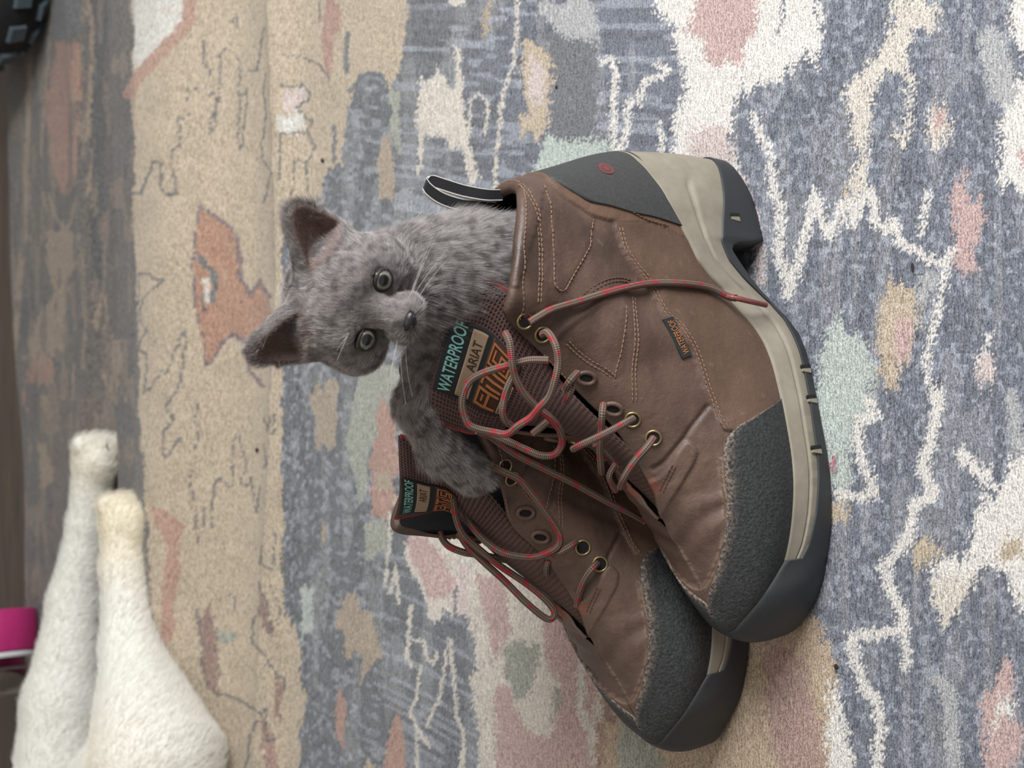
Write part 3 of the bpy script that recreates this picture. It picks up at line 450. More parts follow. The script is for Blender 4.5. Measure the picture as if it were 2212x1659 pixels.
def surf(s, t, side=1):
    s, t = np.broadcast_arrays(np.asarray(s, float), np.asarray(t, float)); sh = s.shape; s = s.ravel(); t = t.ravel()
    # mirror station before the heel and past the toe so the two halves meet smoothly
    base = NET[0] if side > 0 else NET[1]; pre = base[1:2].copy(); pre[..., 1] *= -1; post = base[13:14].copy(); post[..., 1] *= -1
    full = np.concatenate([pre, base, post]); R = cr_rows(full, s + 1); R2 = np.moveaxis(R, 1, 0)
    u = np.clip(t, 0, 4 - 1e-9); i = np.floor(u).astype(int); f = (u - i)[:, None]; ar = np.arange(len(s))
    Q = np.concatenate([2 * R2[:1] - R2[1:2], R2, 2 * R2[-1:] - R2[-2:-1]])
    a, b, c, d = Q[i, ar], Q[i + 1, ar], Q[i + 2, ar], Q[i + 3, ar]
    out = .5 * ((2 * b) + (c - a) * f + (2 * a - 5 * b + 4 * c - d) * f ** 2 + (3 * b - a - 3 * c + d) * f ** 3)
    out[:, 1] *= side
    return out.reshape(sh + (3,))
def snorm(s, t, side=1):
    s, t = np.broadcast_arrays(np.asarray(s, float), np.asarray(t, float)); e = .02
    ds = surf(np.clip(s + e, 0, 14), t, side) - surf(np.clip(s - e, 0, 14), t, side); dt = surf(s, np.clip(t + e, 0, 4), side) - surf(s, np.clip(t - e, 0, 4), side)
    n = np.cross(ds, dt); n /= np.linalg.norm(n, axis=-1)[..., None] + 1e-9
    return n if side < 0 else -n     # outward
class Frame:
    def __init__(s, W0, yaw, mirror=False, roll=0.0):
        s.W0 = np.array(W0, float); s.mirror = mirror
        ex = np.array([-math.cos(yaw), -math.sin(yaw), 0]); ey = np.array([math.sin(yaw), -math.cos(yaw), 0]); ez = np.array([0, 0, 1.0])
        s.R = np.stack([ex, ey, ez], 1)
        if roll:
            c, n = math.cos(roll), math.sin(roll); s.R = s.R @ np.array([[1, 0, 0], [0, c, -n], [0, n, c]])
    def world(s, L):
        L = np.asarray(L, float); return s.W0 + (L / 1000) @ s.R.T
    def local(s, P): return (np.asarray(P) - s.W0) @ s.R * 1000
    def plane(s, x, y, yl):      # frame pixel met with the upright plane y = yl of this boot
        d = ray(x, y); n = s.R[:, 1]; t = ((s.W0 + n * yl / 1000 - CAM) @ n) / (d @ n); return s.local(CAM + d * t)
    def matrix(s): 
        m = Matrix.Identity(4)
        for a in range(3):
            for b in range(3): m[a][b] = s.R[a, b]
            m[a][3] = s.W0[a]
        return m
FR1 = Frame([.1405, .731, .0], math.radians(14.5))
FR2 = Frame(FR1.W0 + FR1.R[:, 0] * .061 - FR1.R[:, 1] * .092, math.radians(16.5))
# lookup: photograph pixel -> (s, t) on the outer side of the near boot
_gs, _gt = np.meshgrid(np.arange(0, 14.001, .03), np.arange(0, 4.001, .025), indexing='ij'); _gp = proj(FR1.world(surf(_gs, _gt)))
def stpx(pts):
    out = []
    for x, y in pts:
        d = ((_gp - np.array([x, y])) ** 2).sum(-1); k = np.unravel_index(d.argmin(), d.shape); out.append((_gs[k], _gt[k]))
    return np.array(out)
def dense_st(pts, closed=False, curve=True):
    P = stpx(pts); return catmull(P, 6, closed) if curve else P
# seams and panels traced on the near boot
BACKLINE = [(1180,400),(1215,425),(1260,455),(1290,470),(1322,478),(1370,480),(1420,490),(1475,515)]
COUNTER = [(1185,393),(1225,413),(1270,438),(1310,449),(1360,461),(1400,470),(1440,482),(1470,492)]
QUARTER = [(1322,478),(1330,500),(1345,540),(1365,575),(1395,615),(1420,655),(1440,690),(1465,720),(1490,755),(1505,790),(1520,830),(1535,870),(1550,905),(1562,930)]
EYESTAY = [(1225,738),(1255,762),(1300,795),(1330,818),(1348,790),(1352,740),(1352,690),(1350,650)]
SLIT = [(1528,878),(1500,915),(1470,955),(1435,995),(1412,1015)]
STRAP = [(1480,955),(1502,965),(1505,985),(1490,1015),(1460,1065),(1425,1115),(1410,1150),(1398,1150),(1393,1120),(1397,1060),(1402,1040),(1425,1030),(1450,1000)]
CAPLIP = [(1440,1203),(1456,1206),(1475,1228),(1500,1266),(1512,1272),(1528,1258),(1545,1222),(1560,1180),(1566,1140),(1566,1090),(1560,1040),(1555,990)]
TOPBAND = [(1170,410),(1183,440),(1188,480),(1190,520),(1191,570),(1193,605),(1200,625),(1215,630),(1225,615),(1240,590),(1258,555),(1270,530),(1278,495),(1285,470)]
STITCH = [ # (pixels, rows, dark)
 ([(1087,408),(1100,440),(1113,480),(1125,530),(1128,570),(1128,620),(1125,665),(1121,690)], 1, 0), ([(1125,402),(1140,430),(1155,470),(1160,500),(1165,540),(1166,580),(1164,630),(1163,655)], 2, 0),
 (TOPBAND, 1, 0), ([(1250,650),(1280,625),(1310,610),(1345,605),(1365,608)], 2, 1), ([(1337,492),(1352,540),(1374,575),(1407,615),(1442,680),(1465,700),(1492,740),(1508,780),(1524,830),(1539,870),(1554,905),(1566,925)], 2, 0),
 ([(1372,640),(1372,690),(1373,740),(1370,790),(1370,850),(1368,868)], 2, 0), ([(1350,660),(1350,700),(1345,740),(1338,775),(1325,830)], 1, 0), ([(1225,740),(1250,765),(1280,785),(1305,800),(1325,815)], 2, 0),
 ([(1456,1003),(1430,1060)], 2, 1), ([(1170,770),(1200,800),(1225,830)], 1, 0), ([(1345,455),(1390,478),(1440,492)], 1, 1)]
def side_poly_height(s, t, poly_st, px=3.0):
    return pip(s, t, [tuple(p) for p in poly_st])
def upper_mesh(mirror):
    NS, NT_ = 400, 118
    sv = np.linspace(0, 14, NS); tv = np.linspace(0, 4, NT_); S, T = np.meshgrid(sv, tv, indexing='ij')
    s, t = S.ravel(), T.ravel()
    q = dense_st(QUARTER); bl = dense_st(BACKLINE); co = dense_st(COUNTER)
    quarter = np.concatenate([q, [(8.4, 0), (8.4, -.2), (2.6, -.2)], bl[::-1][:18]])
    strip = np.concatenate([bl, [(3.2, -.2), (-.3, -.2), (-.3, bl[0][1])]])
    strap = dense_st(STRAP, True); band = np.concatenate([dense_st(TOPBAND), [(1.2, 4.2), (5.2, 4.2)]])
    lip = np.concatenate([dense_st(CAPLIP), [(8.2, -.2), (14.2, -.2), (14.2, 4.2), (10.6, 4.2)]])
    eye = np.concatenate([dense_st(EYESTAY), [(5.0, 4.2), (10.0, 4.2), (9.8, 3.6), (9.6, 3.2)], dense_st(SLIT)[::-1][:1], dense_st(SLIT)[::-1]])
    H = np.zeros(len(s)); warm = np.zeros(len(s)); dark = np.zeros(len(s)); worn = np.zeros(len(s)); red = np.zeros(len(s))
    base0 = surf(s, t)                       # outer-side metric for distances
    def linedist(line):
        L = surf(line[:, 0], np.clip(line[:, 1], 0, 4)); D = np.full(len(s), 1e9)
        bb = ((base0 > L.min(0) - 6) & (base0 < L.max(0) + 6)).all(1); idx = np.nonzero(bb)[0]
        for k in range(len(L) - 1):
            d = L[k + 1] - L[k]; dd = d @ d
            if dd < 1e-9: continue
            w_ = np.clip(((base0[idx] - L[k]) @ d) / dd, 0, 1); D[idx] = np.minimum(D[idx], np.linalg.norm(base0[idx] - L[k] - w_[:, None] * d, axis=1))
        return D
    for poly, line, h, wv in ((quarter, q, 1.75, .55), (strip, bl, 1.75, 1.0), (strap, np.concatenate([strap, strap[:1]]), 1.8, 0), (lip, dense_st(CAPLIP), 1.6, .15), (band, dense_st(TOPBAND), .8, 0)):
        ins = side_poly_height(s, t, poly); D = linedist(line); sg = np.where(ins, D, -D)
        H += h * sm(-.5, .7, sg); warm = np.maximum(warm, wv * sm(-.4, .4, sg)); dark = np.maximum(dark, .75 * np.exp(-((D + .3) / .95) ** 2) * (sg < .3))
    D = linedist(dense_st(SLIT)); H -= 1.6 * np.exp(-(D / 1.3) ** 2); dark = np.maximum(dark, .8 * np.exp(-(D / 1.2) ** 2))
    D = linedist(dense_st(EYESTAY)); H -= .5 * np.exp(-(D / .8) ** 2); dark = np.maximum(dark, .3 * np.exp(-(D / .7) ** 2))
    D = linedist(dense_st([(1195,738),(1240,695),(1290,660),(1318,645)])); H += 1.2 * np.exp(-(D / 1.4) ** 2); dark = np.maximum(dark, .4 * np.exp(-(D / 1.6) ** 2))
    for c in STITCH[:1] + STITCH[1:2]: D = linedist(dense_st(c[0])); H -= .7 * np.exp(-(D / 2.2) ** 2)
    # padded collar roll between the stitch lines
    H += 2.6 * sm(3.1, 3.9, t) * sm(5.6, 4.6, s)
    # leather creases at the ankle and over the vamp, worn edges
    H += 2.3 * np.sin((base0[:, 2] * .11 + base0[:, 0] * .05)) * np.exp(-((base0[:, 0] - 95) / 34) ** 2 - ((base0[:, 2] - 140) / 36) ** 2)
    H += .9 * (vnoise(base0[:, 0] / 16 + 3, base0[:, 2] / 12, 51) - .5) * 2 * sm(1.0, 2.0, t) * sm(11.5, 9.5, s) * sm(0, 2, s)
    H += .8 * np.sin(base0[:, 0] * .42 + base0[:, 1] * .2 + 3 * vnoise(base0[:, 0] / 20, base0[:, 1] / 20, 52)) * np.exp(-((s - 9.8) / .9) ** 2) * sm(.6, 1.6, t)
    lipD = linedist(dense_st(CAPLIP)); worn = np.maximum(worn, .42 * np.exp(-((lipD - 1.0) / 1.1) ** 2) * sm(.3, .6, vnoise(base0[:, 0] / 1.3, base0[:, 2] / 1.3, 57))); D = linedist(np.concatenate([strap, strap[:1]])); worn = np.maximum(worn, .25 * np.exp(-(D / .8) ** 2))
    rs = stpx([(1412, 1050)])[0]; rp = surf(*rs); red = .4 * np.exp(-(np.linalg.norm(base0 - rp, axis=1) / 4.5) ** 2) * (vnoise(base0[:, 0] / 2, base0[:, 2] / 2, 53) > .3)
    from mathutils import kdtree
    for side in (1, -1):
        sub = np.arange(0, len(s), 3); Q = surf(s[sub], t[sub], side); kd = kdtree.KDTree(len(sub)); hh = H[sub] * (1 if side > 0 else .8)
        for i_, p_ in enumerate(Q): kd.insert(p_, i_)
        kd.balance(); _UP[side] = (kd, hh)
    H = np.minimum(H, 1.75 + 2.6 * sm(3.1, 3.9, t) * sm(5.6, 4.6, s))
    V = []; Fs = []; off = 0; A = dict(warm=[], dark=[], worn=[], red=[]); UVs = []
    for side in (1, -1):
        P = surf(S, T, side); N = snorm(S, T, side); Pm = P + (H.reshape(S.shape) * (1 if side > 0 else .8))[..., None] * N
        ridge = (S >= 9.9) & (T >= 3.98); Pm[ridge, 1] = 0
        # rolled rim over collar and lacing edges
        nrim = 7; cols = sv <= 9.75; ncol = int(cols.sum()); Tt = Pm[:ncol, -1] - Pm[:ncol, -4]; Tt /= np.linalg.norm(Tt, axis=1)[:, None]
        Nn = N[:ncol, -1]; rr = (1.2 + 2.6 * sm(5.9, 4.9, sv[:ncol]))[:, None]
        rim = np.stack([Pm[:ncol, -1] - Nn * rr + rr * (Nn * math.cos(a) + Tt * math.sin(a)) for a in np.linspace(0, math.pi, nrim + 1)[1:]], 1)
        F0 = gridf(NS, NT_, flip=(side > 0)); V.append(Pm.reshape(-1, 3)); Fs.append(F0 + off)
        top = np.arange(ncol) * NT_ + NT_ - 1; ro = off + NS * NT_; V.append(rim.reshape(-1, 3))
        seq = np.concatenate([(top + off)[:, None], ro + np.arange(ncol * nrim).reshape(ncol, nrim)], 1)
        a_ = np.stack([seq[:-1, :-1], seq[1:, :-1], seq[1:, 1:], seq[:-1, 1:]], -1).reshape(-1, 4); Fs.append(a_[:, ::-1] if side > 0 else a_)
        for k, arr in (('warm', warm), ('dark', dark), ('worn', worn), ('red', red)):
            A[k].append(arr); A[k].append(np.repeat(arr.reshape(NS, NT_)[:ncol, -1], nrim))
        off += NS * NT_ + ncol * nrim
        # lining, from the inner rim down
        tl = np.linspace(4, .8, 26); sl = sv[:ncol:2]; SS, TT = np.meshgrid(sl, tl, indexing='ij'); r2 = (1.2 + 2.6 * sm(5.9, 4.9, sl))[:, None, None]
        L = surf(SS, TT, side) - snorm(SS, TT, side) * (2 * r2 + .3 - 2.6 * sm(5.6, 4.6, sl)[:, None, None]); UVs.append((L, len(sl), len(tl), side))
    V = np.concatenate(V); 
    if mirror: V = V * np.array([1, -1, 1])
    Fc = np.concatenate(Fs); Fc = Fc[:, ::-1] if mirror else Fc
    return V / 1000, Fc, {k: np.concatenate(v) for k, v in A.items()}, UVs
def orient(V, Fc, c=None):
    Fc = np.asarray(Fc); c = V.mean(0) if c is None else np.asarray(c); a, b, d = V[Fc[:, 0]], V[Fc[:, 1]], V[Fc[:, 2]]
    n = np.cross(b - a, d - a); return Fc[:, ::-1].copy() if (n * ((a + b + d) / 3 - c)).sum() < 0 else Fc
def outline(sv, side):
    B = surf(sv, np.zeros_like(sv), side); 
    d = np.gradient(B[:, :2], axis=0); n = np.stack([d[:, 1], -d[:, 0]], 1); n /= np.linalg.norm(n, axis=1)[:, None] + 1e-9
    if side > 0: n = -n
    return B, n
MT_S = [0,1.28,1.78,2.3,2.84,3.1,3.42,3.72,3.94,4.32,4.9,5.6,6.4,7,8,9,10,11,11.6,12.2,13,14]
MT_T = [1.72,1.64,1.5,1.3,1.0,.9,.83,.62,.40,.33,.27,.22,.20,.2,.2,.18,.14,.08,.05,.05,.05,.05]
ZO_S = [0,.6,1.3,2.2,2.7,3.05,3.4,3.7,3.95,4.3,4.8,5.5,6.4,7.4,8.3,9.3,10.3,11,11.5,12,12.6,13.2,14]
ZO_Z = [9,13,20,31,38,42,39,30,21,13,9,8,8,9,11,13,17,22,29,38,44,47,49]
BT_S = [0,1,2,2.98,3.06,3.2,3.6,4.1,4.8,5.3,9.5,10.5,11.2,12,13,14]
BT_Z = [4,1.5,0,0,28,32,23,12,4,0,0,0,1,2,4,9]
FLARE_S = [0,1,2,3,4,5,6,7,8,9,10,11,12,13,14]
FLARE = [6,6,5.5,5,5,6.5,7,6,5,4.5,4.5,5,7,9,11]
BUMP_TOP_S = [11.3,11.6,12.0,12.6,13.2,14]; BUMP_TOP_T = [.05,.35,.7,1.05,1.3,1.4]
def sole_meshes(mirror):
    res = {}; mu = np.array([1, -1 if mirror else 1, 1])
    NS = 300; sv = np.linspace(0, 14, NS); mt = np.interp(sv, MT_S, MT_T); zo = np.interp(sv, ZO_S, ZO_Z); bt = np.interp(sv, BT_S, BT_Z); fl0 = np.interp(sv, FLARE_S, FLARE)
    halves = {'mid': [], 'out': []}
    for side in (1, -1):
        fl = fl0 * (1 if side > 0 else .55 + .45 * sm(12.8, 14, sv)); B, n = outline(sv, side); n[0] = (-1, 0); n[-1] = (1, 0)
        top = surf(sv, mt, side); tn = snorm(sv, mt, side)
        def wall(z, f):      # f: 0 at the ground edge, 1 at midsole top
            base = B[:, :2] + n * (fl * (1 - .0 * f))[:, None]; tp = (top + tn * 3.2)[:, :2]
            k = np.clip((z - bt) / np.maximum(top[:, 2] - bt, 1), 0, 1.2); kk = sm(.25, 1.0, k)
            xy = base * (1 - kk)[:, None] + tp * kk[:, None]; bulge = 1.6 * np.sin(np.pi * np.clip(k, 0, 1)); return np.c_[xy + n * bulge[:, None], z]
        # midsole: inner top edge, rolled top, wall down past the outsole line
        rows = [top - tn * .6, top + tn * 1.6 + [0, 0, 1.2], top + tn * 3.0 + [0, 0, .3]]
        zt = top[:, 2] - .8; zb = zo - 2.5
        nw = 34
        hs = np.linspace(0, 1, nw)
        for h in hs:
            z = zt + (zb - zt) * h; p = wall(z, 1 - h)
            # moulded groove: a long flowing channel at the heel, a rib line along the forefoot
            g = np.interp(sv, [1.6, 2.0, 2.6, 3.2, 3.8, 4.3, 5.2, 6.5, 8, 11], [.52, .42, .42, .45, .47, .5, .52, .52, .55, .6]); amp = sm(1.6, 1.9, sv)
            p[:, :2] -= n * (1.1 * amp * np.exp(-((h - g) / .035) ** 2))[:, None]
            low = sm(.0, .05, h - g) * sm(1.7, 2.0, sv); p[:, :2] += n * (.9 * low * (1 - h) * 1.6)[:, None]
            ribs = (h > g + .04) * (h < .93) * sm(7.0, 7.3, sv) * sm(11.6, 11.3, sv); rows.append(p)
        rows.append(np.c_[wall(zb, 0)[:, :2] - n * 8, zb])
        halves['mid'].append((np.stack(rows, 1), g))
        # outsole: from just over the line, down the wall, round the ground edge, inward
        bumpt = np.interp(sv, BUMP_TOP_S, BUMP_TOP_T, left=-1); orow = []
        ztop = zo.copy(); isb = sv > 11.3; bsurf = surf(sv, np.clip(bumpt, 0, 4), side); bn = snorm(sv, np.clip(bumpt, 0, 4), side)
        ztop = np.where(isb, bsurf[:, 2], zo)
        first = wall(ztop, 0); first[:, :2] -= n * 2.5; first = np.where(isb[:, None], bsurf + bn * .3, first); orow.append(first)
        second = wall(ztop - .3, 0); second[:, :2] += n * .9; second = np.where(isb[:, None], bsurf + bn * 2.8, second); orow.append(second)
        for h in np.linspace(.04, 1, 26):
            z = ztop + (bt - ztop) * h; p = wall(z, 0); p[:, :2] += n * (1.3 - 1.4 * float(sm(.85, 1.0, h)))
            if isb.any():
                k = sm(11.2, 11.9, sv); tgt = (1 - h) * (bsurf + bn * 2.8) + h * np.c_[B[:, :2] + n * fl[:, None], bt]; tgt[:, :2] += n * ((1 if side > 0 else .5 + .5 * sm(12.6, 14, sv)) * np.full(NS, 5.2 * math.sin(math.pi * h ** .75)))[:, None]
                # snap the bumper wall outward so it wraps the toe
                p = p * (1 - k)[:, None] + tgt * k[:, None]
            orow.append(p)
        inn = np.c_[B[:, :2] - n * 5, bt + .2]; orow.append(inn); cen = np.c_[B[:, 0], B[:, 1] * 0, bt + .6]; orow.append(cen)
        halves['out'].append(np.stack(orow, 1))
    def join(parts, name):
        V = []; Fc = []; off = 0
        for P, side in zip(parts, (1, -1)):
            a, b = P.shape[:2]; V.append(P.reshape(-1, 3)); f = gridf(a, b, flip=(side > 0) == False); Fc.append(f + off); off += a * b
        V = np.concatenate(V) * mu / 1000; Fc = np.concatenate(Fc); return V, (Fc[:, ::-1] if mirror else Fc)
    res['mid'] = join([m[0] for m in halves['mid']], 'mid'); res['out'] = join(halves['out'], 'out')
    # rib attribute along the forefoot band
    a, b = halves['mid'][0][0].shape[:2]; h = np.r_[0, 0, 0, np.linspace(0, 1, 34), 1]; g = halves['mid'][0][1]
    L = np.r_[0, np.cumsum(np.linalg.norm(np.diff(outline(sv, 1)[0], axis=0), axis=1))]
    res['L'] = np.tile(np.repeat(L, b), 2); zone = ((h[None, :] > g[:, None] + .06) & (h[None, :] < .95) & (sv[:, None] > 7.0) & (sv[:, None] < 11.6)).astype(float).ravel(); res['zone'] = np.tile(zone, 2)
    return res
def overlay(name, svals, tlo, thi, thick, m, parent, mirror, around, attrs_fn=None):
    """raised skin over the upper between t curves, wrapped round the heel (around=0) or the toe (around=14)"""
    nt = 22; V = []; ms = []
    order = [(-1, svals[::-1] if around == 0 else svals), (1, svals if around == 0 else svals[::-1])]
    S = np.concatenate([o[1] if k == 0 else o[1][1:] for k, o in enumerate(order)]); sides = np.concatenate([np.full(len(o[1]) - (k > 0), o[0]) for k, o in enumerate(order)])
    lo = np.interp(S, svals if svals[0] < svals[-1] else svals[::-1], tlo if svals[0] < svals[-1] else tlo[::-1]); hi = np.interp(S, svals if svals[0] < svals[-1] else svals[::-1], thi if svals[0] < svals[-1] else thi[::-1])
    P = np.empty((len(S), nt + 3, 3)); edge = np.empty((len(S), nt + 3))
    fr = np.r_[0, np.linspace(0, 1, nt), 1, 1]; hh = np.r_[0, np.full(nt, 1.0), .55, -.2]
    for sd in (1, -1):
        k = sides == sd; T = lo[k][:, None] + (hi[k] - lo[k])[:, None] * fr[None]; SS = np.repeat(S[k][:, None], nt + 3, 1)
        top_in = T.copy(); top_in[:, 1 + nt - 1] = T[:, -1] - .012
        P[k] = surf(SS, np.clip(top_in, 0, 4), sd) + snorm(SS, np.clip(top_in, 0, 4), sd) * (thick * hh)[None, :, None]
    P[..., 1] *= -1 if mirror else 1
    edge = np.repeat(sm(.86, 1.0, fr)[None], len(S), 0)
    f = gridf(len(S), nt + 3, flip=(around == 0)); f = f[:, ::-1] if mirror else f
    return mk(name, P.reshape(-1, 3) / 1000, f, m, parent, attrs={'worn': edge.ravel()})
def stitches(parent, mirror, fr):
    for dark in (0, 1):
        mb = MB()
        for px, rows, dk in STITCH:
            if dk != dark: continue
            L = dense_st(px)
            for side in (1, -1):
                P = surf(L[:, 0], np.clip(L[:, 1], 0, 4), side); N = snorm(L[:, 0], np.clip(L[:, 1], 0, 4), side)
                d = np.gradient(P, axis=0); B = np.cross(N, d); B /= np.linalg.norm(B, axis=1)[:, None] + 1e-9
                for o in ([-1.1, 1.1] if rows == 2 else [0]):
                    Q = resample(np.c_[P + B * o, N], 2.9)
                    for k in range(len(Q) - 1):
                        a = Q[k, :3] + (Q[k + 1, :3] - Q[k, :3]) * .12; b = Q[k, :3] + (Q[k + 1, :3] - Q[k, :3]) * .86; n = Q[k, 3:]
                        hN = HL(a, side)
                        mid = (a + b) / 2; pts = np.array([a + n * (hN - .1), mid + n * (hN + .42), b + n * (hN - .1)])
                        V, Fc, _ = tube_data(pts, .42, 5); V[:, 1] *= -1 if mirror else 1; mb.add(V / 1000, Fc)
        o = mb.build('stitching', M['thread_dark' if dark else 'thread'], parent); tag(o, kind='stuff')
_UP = {}
def HL(p, side):
    """height of the panelled leather over the bare form near a point"""
    kd, h = _UP[side]; _, i, d = kd.find(p); return float(h[i])
def text_obj(name, body, m, parent, mapper, spacing=1.0, bold=0.0):
    """lettering: font outlines laid on a surface; mapper takes (u, v) in 0..1 to local metres"""
    cu = bpy.data.curves.new(name, 'FONT'); cu.body = body; cu.space_character = spacing; cu.offset = bold; cu.resolution_u = 3
    tmp = bpy.data.objects.new(name + '_tmp', cu); COL.objects.link(tmp); dg = bpy.context.evaluated_depsgraph_get(); me = tmp.evaluated_get(dg).to_mesh()
    V = np.empty(len(me.vertices) * 3); me.vertices.foreach_get('co', V); V = V.reshape(-1, 3); Fc = [list(p.vertices) for p in me.polygons]
    tmp.evaluated_get(dg).to_mesh_clear(); bpy.data.objects.remove(tmp); bpy.data.curves.remove(cu)
    mn, mx = V[:, :2].min(0), V[:, :2].max(0); uvn = (V[:, :2] - mn) / (mx - mn)
    return mk(name, mapper(uvn[:, 0], uvn[:, 1]), Fc, m, parent, smooth=False)
def bilinear(rows, u, v):
    """rows (n,2,3): v runs over rows (smooth), u from first to second column with a gentle crown"""
    rows = np.asarray(rows, float); R = cr_rows(rows, np.asarray(v) * (len(rows) - 1)); u = np.asarray(u)[..., None]; return R[:, 0] * (1 - u) + R[:, 1] * u
class Tongue:
    def __init__(s, rows, crown, arch=0.0): s.rows = np.asarray(rows, float); s.crown = crown; s.arch = arch
    def pt(s, u, v, off=0.0):
        u = np.asarray(u, float); v = np.asarray(v, float); u, v = np.broadcast_arrays(u, v); sh = u.shape; u = u.ravel(); v = v.ravel()
        def f(u, v):
            p = bilinear(s.rows, u, v); wdir = bilinear(s.rows, np.ones_like(u), v) - bilinear(s.rows, np.zeros_like(u), v); vdir = bilinear(s.rows, u, np.clip(v + .02, 0, 1)) - bilinear(s.rows, u, np.clip(v - .02, 0, 1))
            n = np.cross(wdir, vdir); n /= np.linalg.norm(n, axis=1)[:, None] + 1e-9; vd = vdir / (np.linalg.norm(vdir, axis=1)[:, None] + 1e-9); return p + vd * (s.arch * (1 - (2 * u - 1) ** 4) * np.clip((v - .35) / .65, 0, 1) ** 2)[:, None], n
        p, n = f(u, v); n = n * (1 if s.crown > 0 else -1); return (p + n * (abs(s.crown) * 4 * u * (1 - u) + off)[:, None]).reshape(sh + (3,))
def build_tongue(tg, parent, lab, thick=5.0):
    nu, nv = 40, 90; U, Vv = np.meshgrid(np.linspace(0, 1, nu), np.linspace(0, 1, nv), indexing='ij')
    rnd = 1 - (np.abs(2 * U - 1) ** 6); tp = 1 - sm(.93, 1.0, Vv) ** 2
    A = tg.pt(U, Vv, 0.0) ; nrm = tg.pt(U, Vv, 1.0) - A
    top = A + nrm * (thick * .5 * np.sqrt(np.maximum(rnd * tp, 0)))[..., None]; bot = A - nrm * (thick * .5 * np.sqrt(np.maximum(rnd * tp, 0)))[..., None]
    V = np.concatenate([top.reshape(-1, 3), bot.reshape(-1, 3)]) / 1000; f = gridf(nu, nv); Fc = np.concatenate([f, f[:, ::-1] + nu * nv]); uv = np.tile(np.stack([U.ravel(), Vv.ravel()], 1), (2, 1))
    t_o = mk('tongue', V, Fc, M['mesh'], parent, uv=uv)
    # red piping round the top edge
    e = np.concatenate([np.stack([np.full(30, .0), np.linspace(.62, .97, 30)], 1), np.stack([np.linspace(.0, 1, 40), np.full(40, .985)], 1), np.stack([np.full(30, 1.0), np.linspace(.97, .62, 30)], 1)])
    tube('piping', tg.pt(e[:, 0], e[:, 1], -.6) / 1000, .0012, M['red_piping'], t_o, 8)
    def patch(name, u0, u1, v0, v1, off, m, th=.5):
        U, Vv = np.meshgrid(np.linspace(u0, u1, 24), np.linspace(v0, v1, 14), indexing='ij'); P = tg.pt(U, Vv, off + thick * .5); Q = tg.pt(U, Vv, off + thick * .5 - th)
        n = 24 * 14; f = gridf(24, 14); V = np.concatenate([P.reshape(-1, 3), Q.reshape(-1, 3)]) / 1000
        g = np.arange(n).reshape(24, 14); loop = np.concatenate([g[:, 0], g[-1, 1:], g[-2::-1, -1], g[0, -2:0:-1]]); r = np.roll(loop, -1); sidef = np.stack([loop, loop + n, r + n, r], 1)
        return mk(name, V, np.concatenate([f, f[:, ::-1] + n, sidef]), m, t_o, smooth=True)
    u0, u1, v0, v1 = lab; dv = v1 - v0
    l0 = patch('label', u0, u1, v0, v1, .7, M['label_black']); l0['label'] = 'black woven label with teal and orange lettering'
    vb = v0 + dv * .42
    def sub(a0, a1, b0, b1, off): return lambda u, v: tg.pt(a0 + (a1 - a0) * u, b0 + (b1 - b0) * v, off + thick * .5) / 1000
    W = u1 - u0
    patch('tan_strip', u0 + W * .05, u1 - W * .05, v0 + dv * .50, v0 + dv * .72, .95, M['label_tan'], .3)
    text_obj('lettering', 'WATERPROOF', M['teal_ink'], t_o, sub(u0 + W * .03, u1 - W * .02, v0 + dv * .79, v0 + dv * .95, .85), bold=.012)
    text_obj('lettering', 'ARIAT', M['dark_ink'], t_o, sub(u0 + W * .42, u0 + W * .82, v0 + dv * .545, v0 + dv * .68, 1.1), bold=.01)
    patch('emblem_panel', u0 + W * .02, u1 - W * .02, v0, v0 + dv * .42, .95, M['label_dark'], .3)
    # emblem: block letters A T S drawn as nested bars, with a small strip reading TECHNOLOGY below
    mb = MB()
    def bar(a0, a1, b0, b1):
        U, Vv = np.meshgrid(np.linspace(u0 + W * a0, u0 + W * a1, 4), np.linspace(v0 + dv * b0, v0 + dv * b1, 3), indexing='ij'); P = tg.pt(U, Vv, 1.35 + thick * .5).reshape(-1, 3) / 1000; mb.add(P, gridf(4, 3))
    for a0, a1, b0, b1 in [(.06,.10,.10,.40),(.06,.32,.36,.40),(.28,.32,.10,.40),(.10,.28,.20,.235),(.14,.24,.28,.31),(.36,.60,.36,.40),(.46,.50,.10,.36),(.36,.40,.10,.30),(.56,.60,.10,.30),(.64,.94,.375,.40),(.64,.67,.10,.40),(.91,.94,.10,.40),(.64,.94,.10,.125),(.71,.87,.32,.345),(.71,.745,.24,.345),(.71,.87,.225,.25),(.835,.87,.15,.25),(.71,.87,.15,.175)]: bar(a0, a1, b0, b1)
    mb.build('emblem', M['orange_ink'], t_o)
    patch('tan_strip', u0 + W * .05, u0 + W * .60, v0 + dv * .0, v0 + dv * .075, 1.2, M['label_tan'], .3); text_obj('lettering', 'TECHNOLOGY', M['dark_ink'], t_o, sub(u0 + W * .07, u0 + W * .58, v0 + dv * .012, v0 + dv * .065, 1.6))
    return t_o
